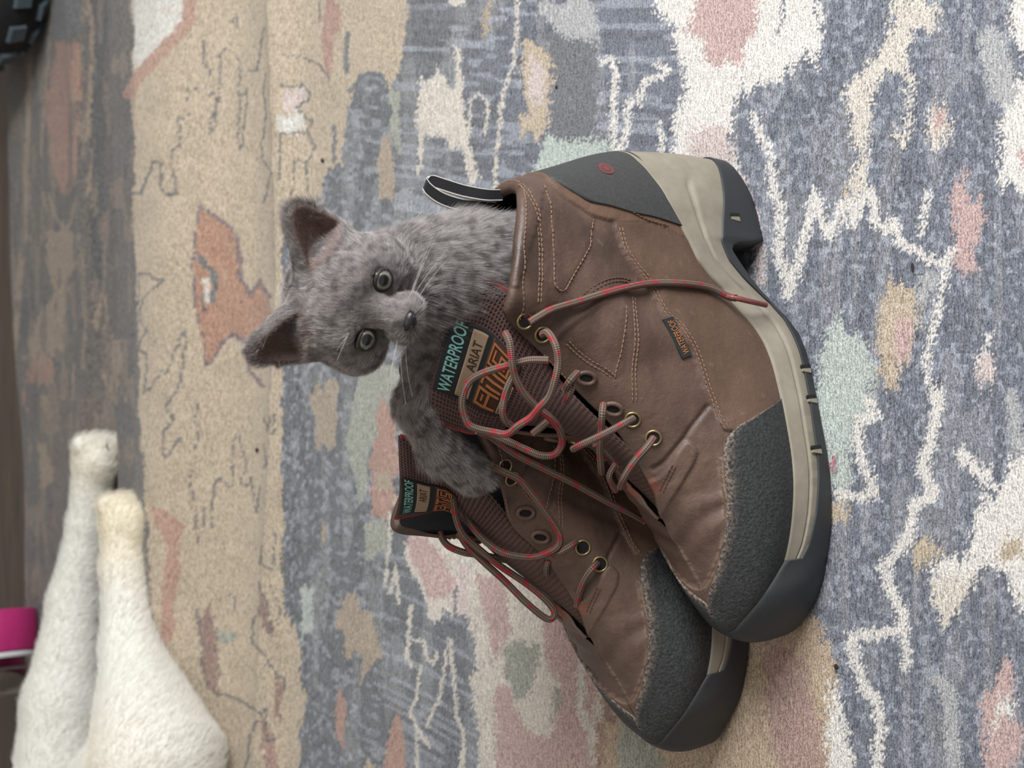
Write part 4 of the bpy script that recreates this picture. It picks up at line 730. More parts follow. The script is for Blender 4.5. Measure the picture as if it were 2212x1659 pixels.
def ring(c, n, R, r, m, parent, name='eyelet', k=20, j=8, ell=1.0, along=None):
    n = np.asarray(n, float) / np.linalg.norm(n); a = np.cross(n, [0, 0, 1.0] if along is None else along); a /= np.linalg.norm(a); b = np.cross(n, a)
    A = np.linspace(0, 2 * np.pi, k, endpoint=False); P = np.asarray(c) + R * (np.cos(A)[:, None] * a * ell + np.sin(A)[:, None] * b); V = []
    for i, p in enumerate(P):
        o = (p - c) / np.linalg.norm(p - c)
        for q in np.linspace(0, 2 * np.pi, j, endpoint=False): V.append(p + r * (math.cos(q) * o + math.sin(q) * n))
    ob = mk(name, np.array(V) / 1000, gridf(k, j, True, True), m, parent)
    Hh = np.concatenate([[np.asarray(c) + n * r * .1], np.asarray(c) + n * r * .05 + (P - c)]); mk('eyelet_dark_disc', Hh / 1000, [[0, 1 + i, 1 + (i + 1) % k] for i in range(k)], M['hole'], ob, smooth=False)  # flat dark disc over the leather in place of the hole's shade
    return ob
def boot(fr, mirror, label, side_tag):
    root = empty('hiking_boot', None, fr.matrix()); tag(root, label, 'boot', 'pair of brown hiking boots')
    mu = np.array([1, -1 if mirror else 1, 1.0])
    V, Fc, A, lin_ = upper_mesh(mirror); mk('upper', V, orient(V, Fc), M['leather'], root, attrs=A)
    for L, a, b, sd in lin_:
        P = L.reshape(-1, 3) * mu / 1000; z = P[:, 2]; o = mk('lining', P, gridf(a, b), M['lining'], root)
    sl = sole_meshes(mirror)
    Vm, Fm = sl['mid']; mo = mk('midsole', Vm, orient(Vm, Fm), M['midsole'], root, attrs={'rib': sl['zone'] * (np.sin(sl['L'] * 2 * np.pi / 1.15) > 0)})
    Vo, Fo = sl['out']; out = mk('outsole', Vo, orient(Vo, Fo), M['outsole'], root)
    # heel counter and toe rand
    c = dense_st(COUNTER); b0 = c[c[:, 0] > .02]; sv = np.linspace(0, 2.95, 60); o_ = np.argsort(c[:, 0]); hi = np.interp(sv, c[o_, 0], c[o_, 1]); lo = np.interp(sv, MT_S, MT_T) - .12
    hi = np.maximum(hi, lo + .02); co = overlay('heel_counter', sv, lo, hi, 3.0, M['rubber'], root, mirror, 0)
    rp = stpx([(1672,884),(1640,885),(1610,905),(1590,922),(1572,945),(1565,985),(1568,1030),(1573,1080),(1571,1130),(1561,1190),(1549,1240),(1536,1278),(1517,1312)])
    sv = np.linspace(6.9, 14, 110); rp = rp[np.r_[True, np.maximum.accumulate(rp[:, 0])[1:] > np.maximum.accumulate(rp[:, 0])[:-1] + .02]]; hi = np.interp(sv, rp[:, 0], rp[:, 1]); hi = np.where(sv > 13, np.maximum(hi, 2.7 + .25 * (sv - 13)), hi); hi[0] = .06; lo = np.full_like(sv, .0); hi = np.convolve(np.r_[[hi[0]] * 3, hi, [hi[-1]] * 3], np.ones(7) / 7, 'valid'); hi = hi * sm(7.05, 7.5, sv) + .04
    overlay('toe_rand', sv, lo, np.maximum(hi, .05), 2.3, M['rand'], root, mirror, 14)
    # faded emblem on the heel counter
    for sd in (1,):
        P0 = stpx([(1312, 385)])[0]; s0, t0 = P0[0] * .86, P0[1]
        for R_, m_ in ((5.2, 'red_logo'), (3.4, 'rubber'), (2.2, 'red_logo')):
            an = np.linspace(0, 2 * np.pi, 22, endpoint=False); cpt = surf(s0, t0, sd); n = snorm(s0, t0, sd); up_ = surf(s0, t0 + .1, sd) - cpt; up_ /= np.linalg.norm(up_); sx = np.cross(n, up_)
            k = {5.2: 0, 3.4: .25, 2.2: .5}[R_]; P = cpt + n * (3.15 + k * .4) + R_ * (np.cos(an)[:, None] * up_ * 1.0 + np.sin(an)[:, None] * sx); P = np.concatenate([[cpt + n * (3.3 + k * .4)], P]) * mu
            mk('emblem', P / 1000, [[0, 1 + i, 1 + (i + 1) % 22] for i in range(22)], M[m_], co, smooth=False)
    stitches(root, mirror, fr)
    # eyelets, both sides
    for px in ((1133, 690), (1172, 722), (1366, 905), (1411, 947)):
        s_, t0_ = stpx([px])[0]
        for sd in (1, -1):
            t_ = t0_ - (.42 if mirror and sd < 0 and px[0] > 1300 else 0); p, n = surf(s_, t_, sd), snorm(s_, t_, sd); ring((p + n * (HL(p, sd) + .3)) * mu, n * mu, 4.5, .72, M['brass'], root)
    for px in ((1240, 812), (1302, 880)):
        s_, t_ = stpx([px])[0]; t_ = min(t_, 3.7)
        for sd in (1, -1):
            p, n = surf(s_, t_, sd), snorm(s_, t_, sd); ring((p + n * (HL(p, sd) + .9)) * mu, n * mu, 5.2, 1.5, M['leather'], root, 'lace_loop', ell=.68)
    # pull tab on the heel collar: a strap of webbing folded into a loop
    prof = catmull([(29,0,176),(30,0,190),(28,-2,204),(25,-3,217),(23,-4,226),(27,-4,229),(33,-4,220),(36,-4,206),(36,-4,192),(36,-4,182)], 6)
    if mirror: prof = prof * [1, -1, .62] + [0, -2, 50]
    wv = np.array([7, -1, 3.5]); n = len(prof); T = np.gradient(prof, axis=0); T /= np.linalg.norm(T, axis=1)[:, None]; N = np.cross(T, wv); N /= np.linalg.norm(N, axis=1)[:, None]
    def strip(a, b, th, name, m):
        V = np.stack([prof + wv * a + N * th, prof + wv * b + N * th, prof + wv * b - N * th, prof + wv * a - N * th], 1).reshape(-1, 3) / 1000; return mk(name, V, gridf(n, 4, closed_v=True), m, root, smooth=False)
    strip(-.42, .42, .7, 'pull_tab', M['web_black']); strip(-.5, -.42, .9, 'pull_tab_edge', M['web_white']); strip(.42, .5, .9, 'pull_tab_edge', M['web_white'])
    # pale tread plugs showing in the slits of the outsole edge
    for px in ((1592, 465), (1744, 792), (1757, 858), (1767, 968), (1751, 1122)):
        d = ((proj(fr_tmp(Vo)) - np.array(px)) ** 2).sum(1); d[Vo[:, 1] * mu[1] < 0] = 1e9; kx = d.argmin(); c0 = Vo[kx] * 1000; cs = Vo.mean(0) * 1000; nr = np.array([0, mu[1], 0]); 
        if px[0] < 1600: nr = np.array([-.35, mu[1], 0])
        for dx, m_, wdt, hgt, pr in ((0, 'hole', 1.6, 4.5, .5), (2.4, 'midsole', 1.5, 4.0, .7)):
            q = c0 + [dx, 0, 2.0]; mbv = []
            for zx, zz, yy in ((-wdt, -hgt, -2), (wdt, -hgt, -2), (wdt * .3, hgt, -2), (-wdt * .8, hgt * .8, -2), (-wdt, -hgt, pr), (wdt, -hgt, pr), (wdt * .3, hgt, pr), (-wdt * .8, hgt * .8, pr)): mbv.append(q + np.array([zx, 0, zz]) + nr * yy)
            mk('tread_slit' if m_ == 'hole' else 'tread_plug', np.array(mbv) / 1000, [(0,1,2,3),(4,7,6,5),(0,4,5,1),(1,5,6,2),(2,6,7,3),(3,7,4,0)], M[m_], out, smooth=False)
    if side_tag:
        q = stpx([(1432, 690), (1448, 686), (1492, 768), (1473, 775)]); a, b_, c_, d_ = [surf(*k_) + snorm(*k_) * (HL(surf(*k_), 1) + 1.1) for k_ in q]
        def mp(u, v): u = np.asarray(u)[:, None]; v = np.asarray(v)[:, None]; return ((a * (1 - u) + d_ * u) * (1 - v) + (b_ * (1 - u) + c_ * u) * v)
        nn = np.cross(d_ - a, b_ - a); nn /= np.linalg.norm(nn); nn = nn if nn[1] > 0 else -nn
        g = np.array([(0, 0), (1, 0), (1, 1), (0, 1)], float); tp = mp(g[:, 0], g[:, 1]); Vt = np.concatenate([tp + nn * .3, tp - nn * 1.2]) / 1000
        tg_ = mk('side_tag', Vt, [(0,1,2,3),(4,7,6,5),(0,4,5,1),(1,5,6,2),(2,6,7,3),(3,7,4,0)], M['label_black'], root, smooth=False)
        text_obj('lettering', 'WATERPROOF', M['orange_ink'], tg_, lambda u, v: (mp(.93 - .86 * u, .9 - .62 * v) + nn * .6) / 1000)
    return root
def fr_tmp(V): return CUR.world(V * 1000)
CUR = FR1
boot1 = boot(FR1, False, 'brown leather hiking boot in front, with a grey kitten sitting in it', True)
CUR = FR2; NET[:] = [ST2, STM2]
boot2 = boot(FR2, True, 'brown leather hiking boot behind, empty and shaded, toe nearest the bottom left', False)
NET[:] = [ST, STM]
boot1['label'] = 'brown leather hiking boot in front, holding the grey kitten'; boot2['label'] = 'empty brown hiking boot standing behind the one that holds the kitten'
# tongues (rows run from the throat up; each row inner edge, outer edge of the reading direction)
TG1 = Tongue([[(226,-9,80),(229,9,81)],[(204,-13,98),(206,13,99)],[(182,-13,124),(184,13,126)],[(168,-16,148),(164,14,150)],[(164,-24,172),(140,14,172)],[(166,-34,196),(113,22,192)],[(163,-36,209),(97,25,207)],[(158,-35,226),(89,24,224)]], 5, 11)
build_tongue(TG1, boot1, (.22, .72, .66, 1.0))
TG2 = Tongue([[(229,-9,81),(226,9,80)],[(206,-13,99),(204,13,98)],[(184,-13,126),(182,13,124)],[(166,-16,146),(160,15,146)],[(150,-17,160),(138,17,164)],[(138,-17,176),(115,19,188)],[(139,-20,196),(105,18,208)],[(141,-20,214),(97,15,225)]], 6)
build_tongue(TG2, boot2, (.10, .58, .68, 1.0))
# laces
def surf_lace(pts, lift=2.6, fr=FR1):
    out = []
    for p in pts:
        if len(p) == 2:
            s_, t_ = stpx([p])[0]; q = surf(s_, t_) + snorm(s_, t_) * (HL(surf(s_, t_), 1) + lift); out.append(q)
        elif len(p) == 3: out.append(fr.plane(*p))
    return np.array(out)
def lace(parent, pts, fr=FR1, r=2.2, lift=2.6, name='lace', m='lace', dy=0):
    pts = [p if len(p) == 2 else (p[0], p[1], p[2] + dy) for p in pts]
    P = resample(catmull(surf_lace(pts, lift, fr), 10), 1.2); return tube(name, P / 1000, r / 1000, M[m], parent, 10)
# ---- laces of the near boot
lace(boot1, [(1136,689),(1150,680),(1185,667),(1240,655),(1290,640),(1340,627),(1400,617),(1460,618),(1520,629),(1572,640,47),(1590,644,52)])
lace(boot1, [(1570,640,47),(1590,644,52),(1620,651,55),(1655,659,54)], r=1.7, name='lace_tip', m='aglet')
a = lambda *p: tuple(p)
lace(boot1, [(1172,722,29),(1184,719,36),(1200,745,42),(1206,781,40),(1200,817,36),(1187,856,28),(1166,880,20),(1148,901,12),(1121,919,4),(1097,937,-6),(1067,934,-14),(1019,922,-20),(1004,901,-20),(998,871,-17),(1004,841,-13),(1019,820,-9),(1046,805,-2),(1085,793,8),(1112,786,16),(1145,778,24),(1185,778,31)], dy=9)
lace(boot1, [(1090,716,22),(1101,740,24),(1106,781,21),(1112,811,17),(1130,847,13),(1160,880,10),(1190,904,8),(1209,929,4),(1214,957,-2),(1199,981,-8),(1169,984,-13),(1136,971,-18),(1097,953,-22),(1061,938,-26),(1030,930,-27)], dy=9)
lace(boot1, [(1112,806,12),(1100,830,8),(1091,855,3),(1086,886,-2),(1092,908,-6),(1108,922,-8)], dy=9)
lace(boot1, [(1150,938,-8),(1170,922,-3),(1190,905,2)], dy=9)
lace(boot1, [(1240,812,34),(1236,835,34),(1228,856,30),(1222,868,24)]); lace(boot1, [(1247,806,34),(1232,822,37),(1220,842,30)])
lace(boot1, [(1304,872,30),(1301,895,31),(1299,930,24),(1296,965,18),(1298,1005,10),(1300,1020,2)])
lace(boot1, [(1368,904,38),(1350,914,38),(1330,925,34),(1290,945,26),(1255,961,18),(1238,970,10)])
lace(boot1, [(1412,946,36),(1398,966,36),(1378,988,31),(1360,1012,25),(1347,1035,18),(1340,1052,8)])
lace(boot1, [(1330,1000,12),(1316,1030,8),(1330,1060,0)], r=1.8)
lace(boot1, [(1285,960,14),(1310,985,10),(1330,1010,3)], r=1.9)
lace(boot1, [(1040,935,-26),(1061,945,-32),(1110,980,-37),(1181,1016,-37),(1242,1046,-36),(1302,1079,-35),(1360,1108,-35),(1392,1126,-36)])
tie = FR1.plane(1055, 935, -28)
# ---- laces of the far boot
def lace2(pts, **k): return lace(boot2, pts, fr=FR2, **k)
lace2([(1063,1005,46),(1079,1015,44),(1121,1036,44),(1149,1067,42),(1176,1103,40),(1197,1133,38),(1209,1157,36),(1205,1180,32),(1179,1196,26),(1145,1204,18),(1091,1196,10),(1055,1175,4),(1025,1145,0),(1001,1109,-4),(982,1082,-4),(978,1058,-2)])
lace2([(1244,1171,33),(1235,1178,36),(1215,1190,32),(1195,1200,24)])
lace2([(1289,1218,33),(1281,1226,36),(1266,1246,30),(1253,1275,20),(1246,1308,8)])
lace2([(977,1056,2),(981,1090,2),(985,1118,0),(998,1151,-2),(1025,1178,-4),(1061,1208,-4),(1091,1230,-4),(1136,1260,-4),(1174,1291,-4),(1195,1316,-5),(1195,1334,-7),(1178,1335,-9),(1138,1303,-9),(1091,1256,-10),(1046,1215,-10),(1010,1180,-12),(990,1150,-14)])
lace2([(950,1150,-26),(957,1166,-24),(971,1181,-20),(1001,1193,-16),(1031,1198,-14),(1061,1203,-12),(1106,1213,-9),(1151,1229,-6),(1176,1240,-3)])
lace2([(1150,1110,14),(1130,1095,12),(1112,1105,10),(1104,1125,6),(1106,1140,2)]); lace2([(1185,1210,14),(1180,1235,10),(1190,1258,2)], r=1.9)

# ------------------------------------------------------------------ animals: implicit bodies meshed with surface nets
def surface_net(f, lo, hi, h):
    lo = np.asarray(lo, float); n = np.ceil((np.asarray(hi) - lo) / h).astype(int) + 1
    X = np.stack(np.meshgrid(*[lo[k] + np.arange(n[k]) * h for k in range(3)], indexing='ij'), -1)
    D = np.concatenate([f(X[i:i + 16].reshape(-1, 3)).reshape(-1, n[1], n[2]) for i in range(0, n[0], 16)]); s = D < 0
    corners = [(i, j, k) for i in (0, 1) for j in (0, 1) for k in (0, 1)]; sl = lambda o: tuple(slice(o[a], n[a] - 1 + o[a]) for a in range(3))
    cnt = sum(s[sl(o)].astype(int) for o in corners); act = (cnt > 0) & (cnt < 8); idx = -np.ones(act.shape, int); idx[act] = np.arange(act.sum()); cell = np.argwhere(act)
    acc = np.zeros((len(cell), 3)); num = np.zeros(len(cell))
    for o in corners:
        for a in range(3):
            if o[a] == 0:
                q = list(o); q[a] = 1; c0 = cell + o; c1 = cell + q; d0 = D[tuple(c0.T)]; d1 = D[tuple(c1.T)]; m = (d0 < 0) != (d1 < 0); t = d0[m] / (d0[m] - d1[m])
                acc[m] += c0[m] + t[:, None] * (c1[m] - c0[m]); num[m] += 1
    V = lo + acc / num[:, None] * h; Fs = []
    for a in range(3):
        b, c = (a + 1) % 3, (a + 2) % 3; s0 = [slice(None)] * 3; s1 = [slice(None)] * 3; s0[a] = slice(0, -1); s1[a] = slice(1, None); e = s[tuple(s0)] != s[tuple(s1)]; E = np.argwhere(e)
        E = E[(E[:, b] > 0) & (E[:, c] > 0) & (E[:, b] < n[b] - 1) & (E[:, c] < n[c] - 1)]
        def g(db, dc): q = E.copy(); q[:, b] -= db; q[:, c] -= dc; return idx[tuple(q.T)]
        quad = np.stack([g(1, 1), g(0, 1), g(0, 0), g(1, 0)], 1); flip = ~s[tuple(E.T)]; quad[flip] = quad[flip][:, ::-1]; Fs.append(quad)
    Fc = np.concatenate(Fs); Fc = Fc[(Fc >= 0).all(1)]
    def grad(P, e): return np.stack([f(P + d) - f(P - d) for d in np.eye(3) * e], 1) / (2 * e)
    for _ in range(3): G = grad(V, h * .4); V = V - np.clip(f(V), -h, h)[:, None] * G / ((G ** 2).sum(1) + 1e-9)[:, None]
    G = grad(V, h * .5); N = G / (np.linalg.norm(G, axis=1)[:, None] + 1e-9); return V, Fc, N
def ell(p, c, r): q = p - np.asarray(c, float); r = np.asarray(r, float); k0 = np.linalg.norm(q / r, axis=1); k1 = np.linalg.norm(q / r ** 2, axis=1) + 1e-9; return k0 * (k0 - 1) / k1
def cone(p, a, b, ra, rb): a = np.asarray(a, float); b = np.asarray(b, float); d = b - a; t = np.clip((p - a) @ d / (d @ d), 0, 1); return np.linalg.norm(p - a - t[:, None] * d, axis=1) - (ra + (rb - ra) * t)
def smin(a, b, k): h = np.clip(.5 + .5 * (b - a) / k, 0, 1); return b * (1 - h) + a * h - k * h * (1 - h)
def smax(a, b, k): return -smin(-a, -b, k)
def fur(name, parent, V, Fc, N, count, length, flow, lift, m, radius, npt=4, keep=None, jitter=.35, clump=0.0):
    tri = np.concatenate([Fc[:, [0, 1, 2]], Fc[:, [0, 2, 3]]]); a, b, c = V[tri[:, 0]], V[tri[:, 1]], V[tri[:, 2]]; ar = np.linalg.norm(np.cross(b - a, c - a), axis=1) / 2
    if keep is not None: ar = ar * keep[tri].mean(1)
    k = RNG.choice(len(tri), count, p=ar / ar.sum()); r1 = np.sqrt(RNG.random(count)); r2 = RNG.random(count); w_ = np.stack([1 - r1, r1 * (1 - r2), r1 * r2], 1)
    P = (V[tri[k]] * w_[:, :, None]).sum(1); n = (N[tri[k]] * w_[:, :, None]).sum(1); n /= np.linalg.norm(n, axis=1)[:, None]
    fl = flow(P, n); fl = fl - n * (fl * n).sum(1)[:, None]; fl /= np.linalg.norm(fl, axis=1)[:, None] + 1e-9
    L = length(P) * (0.65 + .7 * RNG.random(count)); lf = lift(P) if callable(lift) else np.full(count, lift)
    cl = (np.stack([vnoise(P[:, 0] / 3.1 + s_, P[:, 1] / 3.1 + P[:, 2] / 3.1, 60 + s_) for s_ in range(3)], 1) - .5) * clump
    jit = RNG.normal(0, jitter, (count, 3)); d0 = n * lf[:, None] + fl * (1 - lf)[:, None] + jit * .5 + cl; d0 /= np.linalg.norm(d0, axis=1)[:, None]
    d1 = n * (lf * .35)[:, None] + fl + jit * .6 + cl; d1 /= np.linalg.norm(d1, axis=1)[:, None]
    out = np.empty((count, npt, 3)); 
    for q in range(npt): t = q / (npt - 1); out[:, q] = P + L[:, None] * (d0 * (t - .5 * t * t) + d1 * (.5 * t * t))
    hc = bpy.data.hair_curves.new(name); hc.add_curves([npt] * count); hc.attributes['position'].data.foreach_set('vector', (out / 1000).astype(np.float32).ravel())
    ra = hc.attributes.get('radius') or hc.attributes.new('radius', 'FLOAT', 'POINT'); ra.data.foreach_set('value', np.tile(np.linspace(1, .15, npt) * radius / 1000, count).astype(np.float32))
    tp = hc.attributes.new('tip', 'FLOAT', 'POINT'); tp.data.foreach_set('value', np.tile(np.linspace(0, 1, npt), count).astype(np.float32))
    rn = hc.attributes.new('rand', 'FLOAT', 'POINT'); rn.data.foreach_set('value', np.repeat(RNG.random(count), npt).astype(np.float32))
    hc.materials.append(m); o = bpy.data.objects.new(name, hc); COL.objects.link(o); o.parent = parent; tag(o, kind='stuff'); return o, P, k
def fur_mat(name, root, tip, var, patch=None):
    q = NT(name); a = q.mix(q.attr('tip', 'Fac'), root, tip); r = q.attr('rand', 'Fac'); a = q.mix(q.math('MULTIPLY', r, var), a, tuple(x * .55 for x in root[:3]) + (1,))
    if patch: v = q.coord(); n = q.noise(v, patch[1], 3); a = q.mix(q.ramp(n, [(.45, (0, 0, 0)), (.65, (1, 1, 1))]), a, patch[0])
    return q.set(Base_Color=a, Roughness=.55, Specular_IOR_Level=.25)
# ---- kitten: built in the near boot's own frame (millimetres)
yaw, pit, rol = .27, -.12, .165
hf = np.array([-math.sin(yaw) * math.cos(pit), -math.cos(yaw) * math.cos(pit), math.sin(pit)]); hx = np.array([math.cos(yaw), -math.sin(yaw), 0]); hu = np.cross(hx, hf); hu = hu if hu[2] > 0 else -hu
HXw = hx * math.cos(rol) - hu * math.sin(rol); HUw = hu * math.cos(rol) + hx * math.sin(rol)
HC = FR1.local(np.array([.0460, .7000, .3035])); HR = FR1.R.T @ np.stack([HXw, hf, HUw], 1)     # head axes in boot frame
def hl(p): return (p - HC) @ HR
def hw(q): return HC + np.asarray(q, float) @ HR.T
EYE = [(16.0, 26.2, 0.0), (-16.0, 26.2, 0.0)]
def ear(q, sx):
    base = np.array([sx * 22.5, -3, 16.0]); tip = np.array([sx * 39, -6, 44.5]); ax = tip - base; L = np.linalg.norm(ax); ax /= L; f = np.array([sx * .34, 1, .12]); f -= ax * (f @ ax); f /= np.linalg.norm(f); sd = np.cross(ax, f)
    d = q - base; h = d @ ax; a, b = d @ sd, d @ f
    t = np.clip(h / L, -.3, 1); r = 20.5 * np.sqrt(np.clip(1 - t, 0, 1.3)) * (1 - .12 * t) + .8
    bb = b + .012 * a * a
    o = np.sqrt(a * a + (bb * 2.1) ** 2 + 1e-6) - r; o = np.maximum(o * .6, (h - L)); o = np.maximum(o, -(h + 8))
    ci = np.sqrt(a * a + ((b - 6.0) * 1.45) ** 2 + 1e-6) - r * .80; ci = np.maximum(ci * .7, h - L * .93); ci = np.maximum(ci, -(h - 3))
    return o, ci
def head_sdf(p):
    q = hl(p); d = ell(q, (0, -3, 1), (33.5, 30, 26.5)); d = smin(d, ell(q, (0, 13, 6), (25, 17, 18)), 8)
    for sx in (1, -1):
        d = smin(d, ell(q, (sx * 21, 10, -11), (17, 17, 15)), 11); d = smin(d, ell(q, (sx * 15, 20, 9), (9, 8, 4.5)), 6)
    d = smin(d, cone(q, (0, 20, 3), (0, 41, -8), 9.4, 5.8), 5)
    for sx in (1, -1): d = smin(d, ell(q, (sx * 6.5, 37, -14.5), (7.6, 8.2, 6.6)), 7)
    d = smin(d, ell(q, (0, 33, -20), (9, 8.5, 6.5)), 7)
    for sx in (1, -1):
        o, ci = ear(q, sx); o = smax(o, -ci, 1.5); d = smin(d, o, 4)
        e = np.array(EYE[0 if sx > 0 else 1]); d = smax(d, -(np.linalg.norm(q - (e + [sx * .6, 4.0, 0]), axis=1) - 7.2), 1.5)
    mouth = np.sqrt((q[:, 1] - 44) ** 2 / 16 + (q[:, 2] + 18.8 - .02 * q[:, 0] ** 2) ** 2) ; return d
SH, EL, WR, PW = np.array([112, -24, 216.]), np.array([147, -43, 229.]), np.array([170, -54, 211.]), np.array([185, -60, 184.])
def body_sdf(p):
    d = ell(p, (78, -4, 165), (34, 26, 68)); d = smin(d, cone(p, (77, -5, 212), hw((0, -8, -8)), 30, 26), 12); d = smin(d, ell(p, (95, -12, 225), (24, 20, 28)), 12)
    d = smin(d, cone(p, SH, EL, 17, 12.5), 8); d = smin(d, cone(p, EL, WR, 12.5, 10.5), 6); d = smin(d, cone(p, WR, PW, 10.5, 11.5), 5)
    ax = (PW - WR) / np.linalg.norm(PW - WR); s1 = np.cross(ax, [0, 0, 1.]); s1 /= np.linalg.norm(s1)
    for k in (-1.5, -.5, .5, 1.5): d = smin(d, ell(p, PW + ax * (8 - abs(k) * 1.6) + s1 * k * 5.2, (4.2, 4.2, 4.6)), 2)
    return d
def kit_sdf(p): return smin(head_sdf(p), body_sdf(p), 9)
KV, KF, KN = surface_net(kit_sdf, (0, -80, 95), (205, 75, 385), 1.7)
Q = hl(KV)
kroot = empty('kitten', None, FR1.matrix()); tag(kroot, 'small grey kitten peering out of the boot with one paw hung over its edge', 'kitten')
def kit_skin():
    q = NT('grey_kitten_skin'); v = q.coord(); n = q.noise(v, 160, 4); a = q.ramp(n, [(.3, lin(92, 86, 83)), (.7, lin(116, 109, 106))]); a = q.mix(q.attr('pink', 'Fac'), a, lin(112, 90, 84)); q.bump(q.noise(v, 1200, 2), .4, .0008); return q.set(Base_Color=a, Roughness=.8, Specular_IOR_Level=.2)
inner = np.zeros(len(KV))
for sx in (1, -1): o, ci = ear(Q, sx); inner = np.maximum(inner, sm(2.0, .2, np.abs(ci)) * (o < 3))
eyed = np.min([np.linalg.norm(Q - (np.array(e) + [0, 4, 0]), axis=1) for e in EYE], axis=0); nosed = np.linalg.norm(Q - [0, 44, -10], axis=1)
kb = mk('body', KV / 1000, KF, kit_skin(), kroot, attrs={'pink': inner})
headw = sm(50, 36, np.linalg.norm(Q * [1, 1, .9] - [0, 4, 0], axis=1))
def kflow(P, n):
    q = hl(P); hm = sm(56, 42, np.linalg.norm(q - [0, 2, 0], axis=1))[:, None]; away = q - np.array([0, 52, -14]); away = away @ HR.T
    arm = np.exp(-(np.minimum(cone(P, SH, EL, 12, 12), cone(P, EL, PW, 10, 10)) / 14).clip(0) ** 2)[:, None]; ad = np.where((P[:, 0] < 150)[:, None], EL - SH, PW - EL); ad = ad / np.linalg.norm(ad, axis=1)[:, None]
    fl = np.array([[.15, 0, -1.0]]) * (1 - arm) + ad * arm; earm = (q[:, 2] > 26)[:, None]; up_ = np.array([0, 0, 1.]) @ HR.T
    fl = fl * (1 - hm) + away / np.linalg.norm(away, axis=1)[:, None] * hm; return np.where(earm, up_ + .4 * (P - HC) / 40, fl)
def klen(P):
    q = hl(P); r = np.linalg.norm(q - [0, 2, 0], axis=1); L = 11.0 - 6.8 * sm(58, 40, r); face = sm(18, 34, q[:, 1]) * (r < 60); L = L * (1 - .3 * face); L *= 1 - .5 * sm(8, 2, np.minimum(cone(P, SH, EL, 15, 13), cone(P, EL, PW, 12, 11))) * (P[:, 0] > 118); e = np.min([np.linalg.norm(q - (np.array(k) + [0, 4, 0]), axis=1) for k in EYE], axis=0); L *= sm(5.8, 10, e) * .85 + .15; L *= 1 - .12 * sm(26, 38, q[:, 1]) * (r < 70)
    L *= np.where((q[:, 2] > 30) & (r < 75), .55, 1.0); return L
keep = (eyed > 6.4) * (nosed > 4.0) * (1 - .8 * inner) * (KV[:, 2] > 165)
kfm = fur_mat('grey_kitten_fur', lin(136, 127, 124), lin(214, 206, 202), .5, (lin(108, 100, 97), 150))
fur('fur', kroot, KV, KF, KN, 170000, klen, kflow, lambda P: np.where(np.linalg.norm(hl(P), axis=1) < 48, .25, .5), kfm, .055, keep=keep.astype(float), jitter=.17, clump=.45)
# nose, eyes, whiskers
nv = np.array([(0, 46.6, -8.2), (-3.6, 45.2, -7.2), (3.6, 45.2, -7.2), (0, 45.6, -6.2), (-2.4, 45.6, -10.6), (2.4, 45.6, -10.6), (0, 46.2, -11.8), (0, 41, -9)])
def ellip(name, c, r, m, parent, Rm, nu=24, nv_=14):
    A, B = np.meshgrid(np.linspace(0, 2 * np.pi, nu, endpoint=False), np.linspace(0, np.pi, nv_), indexing='ij'); P = np.stack([np.sin(B) * np.cos(A) * r[0], np.sin(B) * np.sin(A) * r[1], np.cos(B) * r[2]], -1).reshape(-1, 3)
    return P @ Rm.T + c, gridf(nu, nv_, closed_u=True)
V_, F_ = ellip('nose', hw((0, 46.4, -9.8)), (5.6, 3.6, 3.9), None, None, HR); nz = V_ - hw((0, 46.4, -9.8)); V_ = V_ - ((nz @ HR[:, 2] < 0) * np.abs(nz @ HR[:, 0]) * .45)[:, None] * -HR[:, 2]
mk('nose', V_ / 1000, orient(V_, F_), plain('dark_grey_nose', lin(36, 32, 33), .35, .2, 900, .3), kroot)
def eye_mat():
    q = NT('kitten_eye'); c = q.node('ShaderNodeTexCoord'); v = q.node('ShaderNodeVectorMath', operation='NORMALIZE'); q.link(c.outputs['Object'], v.inputs[0]); s_ = q.node('ShaderNodeSeparateXYZ'); q.link(v.outputs[0], s_.inputs[0])
    a = q.ramp(s_.outputs[2], [(.0, lin(40, 36, 34)), (.60, lin(40, 36, 34)), (.68, lin(88, 82, 70)), (.80, lin(122, 117, 102)), (.87, lin(76, 72, 64)), (.895, lin(8, 9, 12))]); return q.set(Base_Color=a, Roughness=.04, Specular_IOR_Level=.7, Coat_Weight=1.0, Coat_Roughness=.02)
em = eye_mat()
for e in EYE:
    c = hw(e); gz = FR1.local(CAM) - c; gz = gz / np.linalg.norm(gz) * .45 + HR[:, 1] * .55; gz /= np.linalg.norm(gz); a_ = np.cross(gz, HR[:, 2]); a_ /= np.linalg.norm(a_); b_ = np.cross(gz, a_); Rm = np.stack([a_, b_, gz], 1)
    V_, F_ = ellip('eye', np.zeros(3), (6.3, 6.3, 6.3), None, None, np.eye(3), 32, 24); eo = mk('eye', V_ / 1000, orient(V_, F_), em, kroot); m4 = Matrix.Identity(4)
    for i_ in range(3):
        for j_ in range(3): m4[i_][j_] = Rm[i_, j_]
        m4[i_][3] = c[i_] / 1000
    eo.matrix_local = m4
    an = np.linspace(0, 2 * np.pi, 28); lid = np.array([hw(np.array(e) + [5.7 * math.cos(t), 3.3 - .03 * (5.7 * math.cos(t)) ** 2, 5.5 * math.sin(t)]) for t in an]); tube('eyelid', lid / 1000, .0009, plain('dark_eye_rim', lin(48, 42, 42), .5, .1, 900, 0), kroot, 8)
wm = plain('pale_whisker', lin(190, 182, 176), .5, .05, 900, 0)
